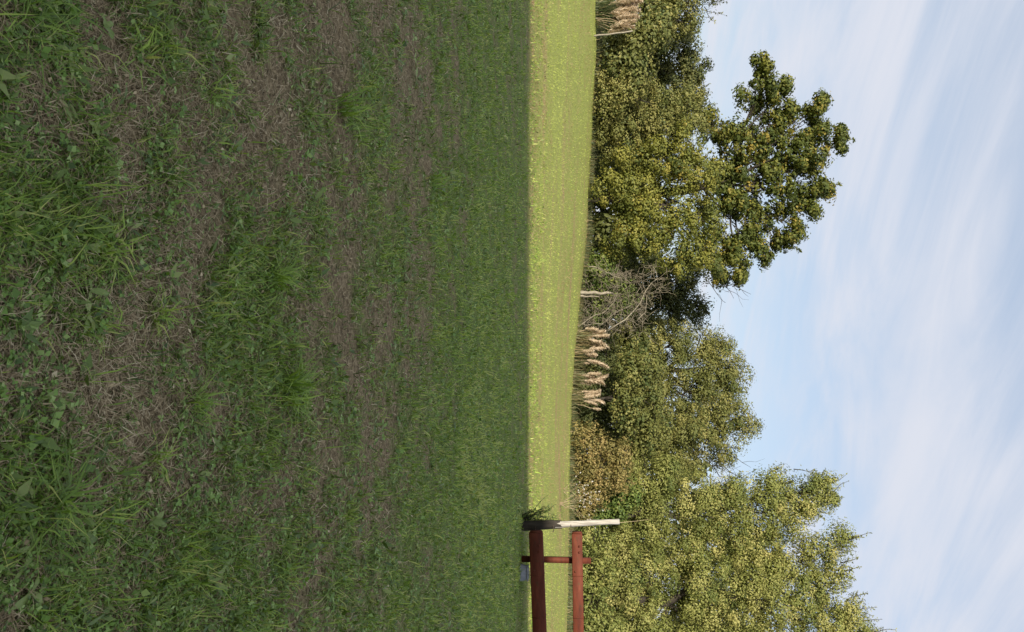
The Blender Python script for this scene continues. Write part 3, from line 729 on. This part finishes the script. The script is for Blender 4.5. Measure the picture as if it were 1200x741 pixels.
def undergrowth():
    bl = []
    for u in np.linspace(-220, 960, 70):
        if 470 < u < 506 or 205 < u < 318: continue
        x = P(u, 690, 60)[0]; y = float(edge_y(x)) + rng.uniform(4.5, 8)
        x = float(P(u, 690, y)[0])
        bl.append((np.array([x, y, gz(x, y) + 0.5]), np.array([1.1, 0.9, rng.uniform(0.7, 1.5)])))
    V, pol, ti = crown_leaves(bl, 0.2, 1.7, np.zeros(3), -0.15, 0, 0.25, 9, 0.3)
    mobj('undergrowth', V, pol, PAL['dark'], None, ti, kind='stuff', label='dark tangled undergrowth at the foot of the wood')
undergrowth()

# ------------------------------------------------------------------ pampas grass
M_plume = leaf_mat('pampas_plume', [(0, (0.40, 0.31, 0.21)), (0.5, (0.60, 0.49, 0.36)), (1, (0.76, 0.66, 0.52))], 0.8, 0.3, 0.1, (1, 0.95, 0.85))
M_stalk = noise_mat('dry_stalk', (0.30, 0.22, 0.13), (0.48, 0.38, 0.25), 6, 0.8, bump=0.1)
def plume_mesh(L, r):
    k = 190
    t = rng.random(k); rad = r * np.sin(np.clip(t * 0.92 + 0.06, 0, 1) * pi) ** 0.7
    az = rng.uniform(0, 2 * pi, k)
    root = np.stack([0 * t, 0 * t, t * L * 0.85], -1) + np.stack([np.cos(az), np.sin(az), 0 * az], -1) * (rad * 0.3)[:, None]
    return blades(root, az, rng.uniform(0.12, 0.62, k), L * rng.uniform(0.14, 0.3, k), r * rng.uniform(0.2, 0.45, k), np.clip(rng.normal(0.55, 0.22, k), 0, 1), rng.uniform(0.2, 1.2, k))
def pampas(u, y, label, plumes, leaf_n, leaf_len, dry=0.3):
    x = float(P(u, 690, y)[0]); base = np.array([x, y, float(gz(x, y))])
    t = thing('pampas_grass', base, label, 'pampas grass', 'pampas grass clumps along the wood')
    n = leaf_n
    v, pol, ti = blades(np.stack([rng.normal(0, 0.22, n), rng.normal(0, 0.22, n), np.full(n, -0.03)], -1), rng.uniform(0, 2 * pi, n), np.abs(rng.normal(0.25, 0.22, n)), leaf_len * rng.uniform(0.6, 1.2, n),
                        np.full(n, 0.035), np.clip(rng.normal(0.3 + dry, 0.25, n), 0, 1), rng.uniform(0.2, 1.1, n))
    mobj('leaves', v, pol, M_pleaf, t, ti)
    for (pu, ph0, ph1, w) in plumes:
        s = y / F_PX
        dy = rng.uniform(-0.5, 0.3)
        a = P(pu, ph0, y + dy) - base; b = P(pu + rng.uniform(-1, 1), ph1, y + dy) - base
        L = b[2] - a[2]
        st = MB(); st.tube(bend((a[0] * 0.6, a[1] * 0.5, 0), a + np.array([0, 0, L * 0.3]), 5, 0.015), np.linspace(0.022, 0.014, 5), 5); so = st.build('stalk', M_stalk, t)
        v, pol, ti = plume_mesh(L * rng.uniform(0.9, 1.1), w * s * rng.uniform(1.0, 1.45))
        tl = rng.normal(0, 0.11, 2); v = v + np.stack([v[:, 2] * tl[0] + tl[0] * 0.5 * v[:, 2] ** 2, v[:, 2] * tl[1], -0.10 * v[:, 2] ** 2], -1)
        mobj('plume', v + a, pol, M_plume, t, ti)
pampas(12, 54, 'largest pampas clump, fountain of green leaves topped by many pink plumes',
       [(-22, 722, 748, 4), (-14, 728, 755, 4), (-7, 722, 752, 4), (0, 726, 757, 4), (4, 718, 750, 3.5), (8, 726, 752, 4), (12, 720, 756, 4), (16, 724, 750, 3.5), (20, 722, 753, 4), (24, 718, 744, 3.5), (28, 720, 748, 3.5), (31, 715, 740, 3), (2, 722, 745, 4), (15, 716, 742, 4), (35, 714, 738, 3), (38, 712, 733, 2.6), (26, 724, 751, 3), (22, 716, 739, 3), (10, 730, 757, 3), (18, 728, 755, 3), (-3, 718, 744, 3.4), (6, 714, 738, 3)], 420, 2.0, -0.05)
pampas(397, 55.5, 'widest tan pampas clump in the row, next to the dead branches', [(391, 692, 712, 2.6), (394, 696, 717, 3), (398, 690, 714, 3), (401, 694, 717, 2.8), (388, 690, 708, 2.4), (385, 686, 704, 2.2), (396, 684, 703, 2.6), (403, 688, 709, 2.4)], 170, 1.5, 0.5)
pampas(413, 55, 'tan pampas clump with two broad overlapping plumes, second in the row', [(409, 690, 714, 3.2), (414, 684, 704, 3.4), (412, 682, 698, 3), (417, 686, 700, 2.4)], 120, 1.3, 0.5)
pampas(424, 55, 'slender pampas clump with one tall thin plume in the middle of the row', [(422, 688, 717, 2.2), (426, 682, 693, 2.4)], 90, 1.1, 0.35)
pampas(443, 54.5, 'pampas clump with two tall pale plumes leaning together, fourth in the row', [(438, 688, 706, 2.6), (443, 688, 712, 3.2), (446, 692, 717, 3), (449, 680, 696, 2), (440, 682, 699, 2.4), (446, 684, 703, 2.6)], 140, 1.3, 0.4)
pampas(466, 54, 'last pampas clump of the row, beside the dark hollow', [(462, 684, 706, 2.8), (466, 684, 710, 3), (468, 690, 711, 2.4), (479, 695, 705, 2.2), (459, 682, 697, 2.4), (470, 684, 701, 2.4)], 130, 1.3, 0.4)

# ------------------------------------------------------------------ dead wood at the meadow edge
def stump():
    x = float(P(343, 681, 57)[0]); y = 57.0; b = np.array([x, y, float(gz(x, y))])
    t = thing('dead_stump', b, 'broken pale dead trunk standing at the meadow edge with bare boughs', 'dead tree')
    m = MB(); m.tube(bend((0, 0, -0.3), (0.05, 0, 2.3), 7, 0.02), [0.16, 0.14, 0.12, 0.12, 0.11, 0.10, 0.05], 8, lump=0.12); m.build('trunk', M_dead, t)
    m = MB(); m.tube(bend((0.22, 0.05, -0.2), (0.3, 0.1, 1.3), 6, 0.03), [0.08, 0.075, 0.07, 0.055, 0.04, 0.02], 7, lump=0.12); m.build('trunk', M_dead, t)
stump()
def dead_branch(pts, r, label, y=56.5):
    w = [P(u, h, y + dy) for (u, h, dy) in pts]
    b = np.array([w[0][0], w[0][1], float(gz(w[0][0], w[0][1]))])
    t = thing('dead_branch', b, label, 'dead branch', 'bleached dead branches in the brush')
    m = MB(); w = np.array(w) - b
    k = np.linspace(0, 1, 10); src = np.linspace(0, 1, len(w))
    pp = np.stack([np.interp(k, src, w[:, i]) for i in range(3)], -1) + rng.normal(size=(10, 3)) * 0.04
    r *= 0.42
    m.tube(pp, np.linspace(r, r * 0.3, 10), 6, lump=0.06); m.build('bough', M_dead, t)
    m = MB()
    for i in range(22):
        j = pp[int(rng.integers(2, 10))]; d = rng.normal(size=3) * np.array([1, 0.6, 0.9]); d /= np.linalg.norm(d)
        e = j + d * rng.uniform(0.5, 1.5)
        q = bend(j, e, 5, 0.09); m.tube(q, np.linspace(r * 0.35, 0.012, 5), 4, cap=False)
        for z in range(2):
            f = q[int(rng.integers(1, 5))]; m.tube(bend(f, f + rng.normal(size=3) * 0.35, 4, 0.08), np.linspace(0.016, 0.008, 4), 3, cap=False)
    m.build('twigs', M_twig, t)
dead_branch([(312, 690, 0), (314, 702, 0), (322, 715, -0.3), (326, 728, -0.4)], 0.09, 'forked dead branch poking from the bush left of the pale stump')
dead_branch([(385, 676, 0), (372, 690, 0.2), (365, 712, 0), (350, 722, -0.3), (342, 724, -0.3)], 0.08, 'arching dead branch curving over the pale stump')
dead_branch([(388, 712, 0), (375, 730, 0), (360, 748, 0.1), (335, 758, 0), (325, 772, 0.3), (312, 765, 0.2)], 0.11, 'highest bleached dead branch, above the brush beside the oak')
dead_branch([(380, 680, 0.3), (380, 705, 0), (366, 722, 0), (356, 742, 0.2)], 0.07, 'upright dead branch between the stump and the pampas row')
dead_branch([(378, 745, 0.2), (366, 756, 0), (348, 757, 0), (336, 772, 0)], 0.07, 'pale crossing dead branch hanging under the far dark tree')
def brush():
    m = MB()
    for i in range(560):
        u = rng.uniform(318, 392); h = rng.uniform(680, 755); y = 57.6 + rng.uniform(-0.8, 1.2)
        a = P(u, h, y); d = rng.normal(size=3) * np.array([1, .5, .9]) * rng.uniform(0.3, 0.8)
        m.tube(bend(a, a + d, 4, 0.1), np.linspace(0.017, 0.007, 4), 3, cap=False)
    m.build('brush', M_twig, None, kind='stuff', label='tangle of fine dead twigs around the pale stump')
brush()
def stake():
    a = P(40, 700, 53); x = a[0]; b = np.array([x, 53, float(gz(x, 53.0))])
    t = thing('wooden_stake', b, 'pale wooden stake leaning beside the large pampas clump', 'stake')
    m = MB(); m.tube(bend((0.15, 0, -0.2), (-0.15, 0.05, 2.5), 6, 0.01), [0.06, 0.06, 0.055, 0.05, 0.05, 0.04], 7, lump=0.05); m.build('stake', M_dead, t)
stake()

# ------------------------------------------------------------------ railing, post, block
def rust_paint():
    m, nt, b = mat_new('rusty_red_paint'); L = nt.links.new
    t = nt.nodes.new('ShaderNodeTexCoord')
    def nz(scale, st, det=6):
        q = nt.nodes.new('ShaderNodeMapping'); q.inputs['Scale'].default_value = st; L(t.outputs['Object'], q.inputs[0])
        n = nt.nodes.new('ShaderNodeTexNoise'); n.inputs['Scale'].default_value = scale; n.inputs['Detail'].default_value = det; n.inputs['Roughness'].default_value = 0.7
        L(q.outputs[0], n.inputs['Vector']); return n
    a = nz(2.2, (0.6, 3, 3)); c = nz(9, (0.8, 2, 2), 8)
    p = ramp(nt, [(0.3, (0.065, 0.016, 0.009)), (0.55, (0.118, 0.030, 0.015)), (0.75, (0.17, 0.05, 0.027))]); L(a.outputs[0], p.inputs[0])
    r = ramp(nt, [(0.3, (0.035, 0.016, 0.009)), (0.7, (0.13, 0.055, 0.025))]); L(a.outputs[0], r.inputs[0])
    f = nt.nodes.new('ShaderNodeMapRange'); f.inputs['From Min'].default_value = 0.56; f.inputs['From Max'].default_value = 0.63; L(c.outputs[0], f.inputs['Value'])
    mx = nt.nodes.new('ShaderNodeMix'); mx.data_type = 'RGBA'; L(f.outputs[0], mx.inputs['Factor']); L(p.outputs[0], mx.inputs['A']); L(r.outputs[0], mx.inputs['B'])
    L(mx.outputs['Result'], b.inputs['Base Color']); b.inputs['Roughness'].default_value = 0.7; b.inputs['Specular IOR Level'].default_value = 0.18
    bp = nt.nodes.new('ShaderNodeBump'); bp.inputs['Strength'].default_value = 0.35; bp.inputs['Distance'].default_value = 0.01; L(c.outputs[0], bp.inputs['Height']); L(bp.outputs[0], b.inputs['Normal'])
    return m
M_red = rust_paint()
M_conc = noise_mat('grey_concrete', (0.15, 0.16, 0.175), (0.27, 0.28, 0.30), 7, 0.9, bump=0.3)
M_post = noise_mat('weathered_post', (0.18, 0.16, 0.135), (0.56, 0.52, 0.46), 3.5, 0.85, (9, 9, 0.7), bump=0.5)
def railing():
    y = 20.3
    b = P(655, 611.5, y); b = np.array([b[0], y, float(gz(b[0], y))])
    t = thing('railing', b, 'rust red metal railing with two heavy beams and a thin post', 'railing')
    m = MB(); top = P(655, 692.5, y)[2] - b[2]
    m.box((0, 0.0, top / 2 - 0.1), (0.13, 0.13, top + 0.2)); m.build('post', M_red, t)
    for (h0a, h1a, h0b, h1b, dy, ua) in ((620.0, 636.0, 624.0, 641.0, -0.22, 623.5), (670.0, 682.3, 671.5, 684.5, -0.20, 624.5)):
        yy = y + dy
        A0, A1 = P(ua, h0a, yy), P(ua, h1a, yy); B0, B1 = P(741, h0b, yy), P(741, h1b, yy)
        A = (A0 + A1) / 2 - b; B = (B0 + B1) / 2 - b
        B = A + (B - A) * 2.1
        d = B - A; L = np.linalg.norm(d); d /= L
        n = np.array([-d[2], 0, d[0]]); rot = np.stack([d, [0, 1, 0], n], 1)
        th = (A1[2] - A0[2])
        m = MB(); m.box((A + B) / 2, (L, 0.24, th), rot, 0.018); r = m.build('beam', M_red, t)
        m = MB(); m.box(A - d * 0.012, (0.016, 0.20, th * 0.86), rot); m.build('end_plate', M_red, r)
        for k in (0.2, 0.32, 0.7):
            m = MB(); c = A + d * (L * k * 0.24 + 0.05) + np.array([0, -0.125, 0]) + n * th * (0.2 if k < 0.5 else -0.2)
            m.tube([c, c + np.array([0, -0.022, 0])], 0.026, 6); m.build('bolt', M_red, r)
        for k in range(1, 5):
            c = A + d * (L * k / 5.0)
            m = MB(); m.box(c, (0.02, 0.252, th + 0.012), rot); m.build('weld_seam', M_red, r)
    # second post beyond the frame edge
    m = MB(); m.box((4.6, 0, top / 2 - 0.05), (0.13, 0.13, top + 0.3)); m.build('post', M_red, t)
railing()
def block():
    p = P(673, 609.5, 19.75); b = np.array([p[0], 19.75, float(gz(p[0], 19.75))])
    t = thing('concrete_block', b, 'grey concrete block on the grass under the red railing', 'block')
    m = MB(); q = np.array([[0, 1, 5, 4], [1, 2, 6, 5], [2, 3, 7, 6], [3, 0, 4, 7], [4, 5, 6, 7]])
    m.add([(-.17, .0, -.05), (.19, .0, -.05), (.19, .3, -.05), (-.17, .3, -.05), (-.14, .02, .19), (.15, .02, .17), (.15, .28, .17), (-.14, .28, .19)], q); m.build('block', M_conc, t)
    m = MB(); m.box((0.005, 0.15, 0.197), (0.335, 0.30, 0.034), None, 0.008); m.build('cap', M_conc, t)
    m = MB(); m.tube([(-.05, .10, .214), (-.045, .10, .245), (.045, .10, .245), (.05, .10, .214)], 0.008, 5); m.build('lifting_ring', M_twig, t)
block()
def wooden_post():
    y = 20.4
    p = P(616, 611, y); b = np.array([p[0], y, float(gz(p[0], y))])
    t = thing('wooden_post', b, 'weathered wooden post leaning slightly with pale sunlit top', 'post')
    q = P(612.2, 726, y) - b
    k = np.linspace(0, 1, 12); pts = np.stack([q[0] * k, 0 * k, -0.2 + (q[2] + 0.2) * k], -1)
    pts[:, 0] += 0.012 * np.sin(k * 5)
    m = MB(); m.tube(pts, np.interp(k, [0, .15, .45, .55, 1], [.10, .095, .088, .075, .066]), 9, lump=0.06); m.build('shaft', M_post, t)
    m = MB(); m.tube(pts[:6] + np.array([0.004, 0, 0]), np.array([.14, .13, .122, .115, .106, .090]), 11, lump=0.11); m.build('bark_and_shade', M_bark, t)  # dark sleeve added to carry the shade up the lower post
    m = MB()
    for i in range(3):
        z = 0.35 + 0.45 * i; m.tube([(0.02 + .125 * cos(a), .125 * sin(a), z + 0.01 * sin(3 * a)) for a in np.linspace(0, 2 * pi, 14)], 0.006, 4, cap=False)
    m.build('wire', noise_mat('rusty_wire', (0.07, 0.05, 0.04), (0.16, 0.11, 0.08), 8, 0.7), t)
    # a dry stalk standing behind it
    a = P(613, 614, y + 0.4); bb = np.array([a[0], y + 0.4, float(gz(a[0], y + 0.4))])
    t2 = thing('dry_stalk', bb, 'thin dry weed stalk rising above the wooden post', 'weed stalk')
    e = P(609, 760, y + 0.4) - bb; mid = P(612.5, 728, y + 0.4) - bb
    m = MB(); m.tube([(0, 0, -0.05), tuple(mid * 0.5), tuple(mid), tuple((mid + e) / 2 + np.array([0.005, 0, 0])), tuple(e)], [0.010, 0.008, 0.006, 0.004, 0.0025], 5); m.build('stem', M_stalk, t2)
    v, pol, ti = leaflets(np.array([mid * f for f in np.linspace(0.3, 0.95, 9)]), rng.uniform(0, 6.28, 9), rng.normal(0.4, .3, 9), np.full(9, 0.12), np.full(9, 0.025), np.full(9, 0.6))
    mobj('leaves', v, pol, M_pleaf, t2, ti)
wooden_post()

def weed_bush(u, y, label, hgt, spread, n, mat, flower=False, name='weed', cat='weed'):
    x = float(P(u, 640, y)[0]); b = np.array([x, y, float(gz(x, y))])
    t = thing(name, b, label, cat)
    m = MB(); lv = []; tips = []
    for i in range(n):
        d = np.array([rng.normal(0, spread * 0.5), rng.normal(0, spread * 0.35), hgt * rng.uniform(0.55, 1.05)])
        pts = bend((rng.normal(0, 0.04), rng.normal(0, 0.04), -0.03), d, 6, 0.07); m.tube(pts, np.linspace(0.008, 0.003, 6), 4, cap=False)
        k = 22; f = rng.uniform(0.1, 1, k); pp = np.stack([np.interp(f, np.linspace(0, 1, 6), pts[:, j]) for j in range(3)], -1)
        lv.append(leaflets(pp, rng.uniform(0, 2 * pi, k), rng.normal(0.2, 0.5, k), rng.uniform(0.05, 0.13, k), rng.uniform(0.018, 0.04, k), np.clip(rng.normal(0.45, 0.25, k), 0, 1), 0.2, rng.normal(0, 0.6, k)))
        tips.append(pts[-1]); tips.append(pts[-2] + rng.normal(0, 0.05, 3))
    m.build('stems', M_stalk if flower else M_bark, t)
    v, pol, ti = merge(lv); mobj('leaves', v, pol, mat, t, ti)
    if flower:
        for tp in tips:
            k = 10; az = np.arange(k) * 2 * pi / k
            v, pol, ti = leaflets(np.repeat(tp[None], k, 0), az + rng.normal(0, .1, k), rng.normal(0.5, 0.4, k), np.full(k, 0.075), np.full(k, 0.05), np.full(k, 0.8))
            mobj('flower_head', v, pol, flower, t, ti)
M_white = leaf_mat('white_flower', [(0, (0.55, 0.5, 0.46)), (1, (0.85, 0.82, 0.8))], 0.7, 0.3, 0.1, (1, 1, 1))
weed_bush(607, 20.55, 'dark tangled weed growing against the foot of the wooden post', 0.95, 0.55, 24, M_weed)
weed_bush(590, 40.0, 'tall weed with white flower heads on the meadow before the russet shrub', 2.0, 1.7, 14, M_weed, M_white, 'flowering_weed', 'wildflower')
weed_bush(575, 43.0, 'smaller weed with white flower heads between the russet shrub and the meadow', 1.5, 1.3, 9, M_weed, M_white, 'flowering_weed', 'wildflower')

# ------------------------------------------------------------------ single tufts and broad leaved weeds in the near grass
def tuft(u, h, label, n, L, w, tint, lean=0.55, az0=None, name='grass_tuft'):
    x, y, z, ok = ground_hit([u], [h]); x, y, z = float(x[0]), float(y[0]), float(z[0])
    t = thing(name, (x, y, z), label, 'grass tuft', 'grass tufts standing out of the shaded turf')
    az = rng.uniform(0, 2 * pi, n) if az0 is None else rng.normal(az0, 0.8, n)
    v, pol, ti = blades(np.stack([rng.normal(0, 0.13 * L, n), rng.normal(0, 0.13 * L, n), np.full(n, -0.01)], -1), az, np.abs(rng.normal(lean, 0.25, n)), L * rng.uniform(0.55, 1.15, n), w * rng.uniform(0.7, 1.2, n), np.clip(rng.normal(tint, 0.14, n), 0, 1), rng.uniform(0.3, 1.0, n))
    mobj('blades', v, pol, M_grass, t, ti)
tuft(592, 48, 'largest dark grass tussock with long arching blades around a brown hollow', 90, 0.26, 0.007, 0.45, 0.8)
tuft(455, 335, 'broad bright green grass tuft spreading over brown thatch in the middle of the shade', 110, 0.30, 0.009, 0.62, 0.75)
tuft(325, 318, 'bright grass tuft just above the middle of the shaded ground', 70, 0.26, 0.009, 0.6, 0.7)
tuft(371, 180, 'pale yellow green tuft of soft bent blades', 60, 0.15, 0.006, 0.8, 0.75)
tuft(288, 125, 'wide bladed yellow green tuft beside the reddish thatch', 45, 0.17, 0.009, 0.8, 0.8)
tuft(64, 158, 'bright broad bladed tuft near the shaded frame edge', 30, 0.16, 0.010, 0.78, 0.8)
tuft(128, 398, 'tall bright tuft among dead straw on the oak side', 40, 0.30, 0.010, 0.6, 0.6)
tuft(538, 178, 'pale blue green sprout of long thin blades', 26, 0.17, 0.007, 0.75, 0.7)
tuft(470, 225, 'spreading tuft of fine thin blades below the broad bright one', 80, 0.22, 0.005, 0.6, 0.9)
tuft(110, 243, 'short olive tuft with one long folded blade', 28, 0.14, 0.008, 0.7, 0.8)
tuft(30, 20, 'dark grass tuft at the very corner of the near ground', 50, 0.18, 0.006, 0.4, 0.8)
tuft(215, 505, 'small green tuft on the far shaded thatch', 26, 0.32, 0.014, 0.6, 0.6)

def leaf_weed(u, h, label, leaves, tint=0.6, hold=0.03):
    """leaves: (azimuth in degrees, length, width, tilt)"""
    x, y, z, ok = ground_hit([u], [h]); x, y, z = float(x[0]), float(y[0]), float(z[0])
    t = thing('leafy_weed', (x, y, z), label, 'weed', 'broad leaved weeds in the shaded turf')
    m = MB()
    for a, L, w, tl in leaves:
        L *= 0.82; w *= 0.72; a = R(a); n = 8; k = np.linspace(0, 1, n)
        el = tl - 0.9 * k * abs(tl) - 0.25 * k
        r = np.concatenate([[0], np.cumsum(np.cos(el[:-1]))]) * L / n; zz = hold + np.concatenate([[0], np.cumsum(np.sin(el[:-1]))]) * L / n
        wd = w * np.sin(np.clip(k * 0.86 + 0.12, 0, 1) * pi) ** 0.8 * 0.5 + 0.001
        c = np.stack([r * cos(a), r * sin(a), zz], -1); s = np.array([-sin(a), cos(a), 0])
        wav = 0.12 * w * np.sin(k * 9 + rng.uniform(0, 6))
        V = np.concatenate([c + s * wd[:, None] + np.array([0, 0, 1]) * (wd * 0.3 + wav)[:, None], c, c - s * wd[:, None] + np.array([0, 0, 1]) * (wd * 0.3 - wav)[:, None]])
        i = np.arange(n - 1); Q = np.concatenate([np.stack([i, i + 1, n + i + 1, n + i], -1), np.stack([n + i, n + i + 1, 2 * n + i + 1, 2 * n + i], -1)])
        mobj('leaf', V, [Q], M_weed, t, np.clip(tint + rng.normal(0, 0.1) + np.concatenate([0 * k, 0 * k + 0.12, 0 * k]), 0, 1), smooth=True)
        m.tube([(0, 0, -0.01), (0.006 * cos(a), 0.006 * sin(a), hold * 0.6), tuple(c[0])], 0.0018, 4, cap=False)
    m.build('stem', M_weed, t)
leaf_weed(370, 92, 'pale weed with one broad leaf and two long drooping leaves over brown thatch', [(200, .085, .034, .35), (330, .10, .026, .3), (20, .075, .022, .5), (290, .05, .02, .3)], 0.85)
leaf_weed(632, 90, 'rounded bluish leaf weed beside the dark tussock', [(80, .07, .042, .3), (170, .06, .03, .4), (330, .06, .028, .5), (250, .05, .03, .3)], 0.5)
leaf_weed(610, 168, 'upright weed of light green lance leaves above the dark tussock', [(60, .11, .03, .7), (110, .10, .028, .6), (20, .08, .026, .5), (200, .06, .022, .6), (300, .07, .03, .3)], 0.7)
leaf_weed(642, 26, 'long limp yellow green leaves lying at the corner below the dark tussock', [(310, .14, .028, .25), (200, .12, .024, .3), (260, .10, .022, .3), (70, .08, .02, .5)], 0.8)
leaf_weed(694, 24, 'single curled broad leaf weed nearest the corner', [(280, .13, .03, .3), (40, .08, .026, .5), (150, .07, .022, .4)], 0.75)
leaf_weed(30, 112, 'pale crinkled weed leaf among straw near the frame edge', [(40, .07, .036, .5), (120, .06, .025, .5), (220, .05, .025, .4)], 0.75)
leaf_weed(75, 70, 'low weed with yellowing narrow leaf in the dark near corner', [(0, .07, .024, .4), (100, .06, .022, .4), (190, .07, .02, .4), (280, .05, .02, .4)], 0.9)
leaf_weed(290, 92, 'small grey green leaf pair standing in reddish straw', [(70, .06, .018, 1.0), (110, .065, .022, .9), (300, .05, .02, .3)], 0.95)
leaf_weed(340, 95, 'bright upright dock like leaf behind the grey green pair', [(80, .10, .028, .7), (210, .06, .02, .5), (330, .05, .02, .4)], 0.7)
leaf_weed(150, 100, 'cluster of small yellow green leaves on bare thatch', [(30, .05, .024, .4), (100, .06, .026, .4), (170, .05, .022, .5), (250, .05, .024, .3), (320, .04, .02, .3)], 0.8)
leaf_weed(68, 482, 'pale grey leaf lying on the far shaded grass', [(20, .26, .075, .15), (190, .12, .05, .3)], 1.0)
leaf_weed(520, 245, 'glossy green weed in clover right of the pale sprout', [(50, .07, .03, .5), (140, .06, .03, .4), (230, .06, .026, .3), (310, .07, .03, .3)], 0.65)
leaf_weed(660, 255, 'large leaved weed at the top of the clover patch', [(20, .08, .034, .4), (90, .09, .034, .5), (160, .07, .03, .4), (240, .06, .03, .3), (310, .08, .034, .3)], 0.55)
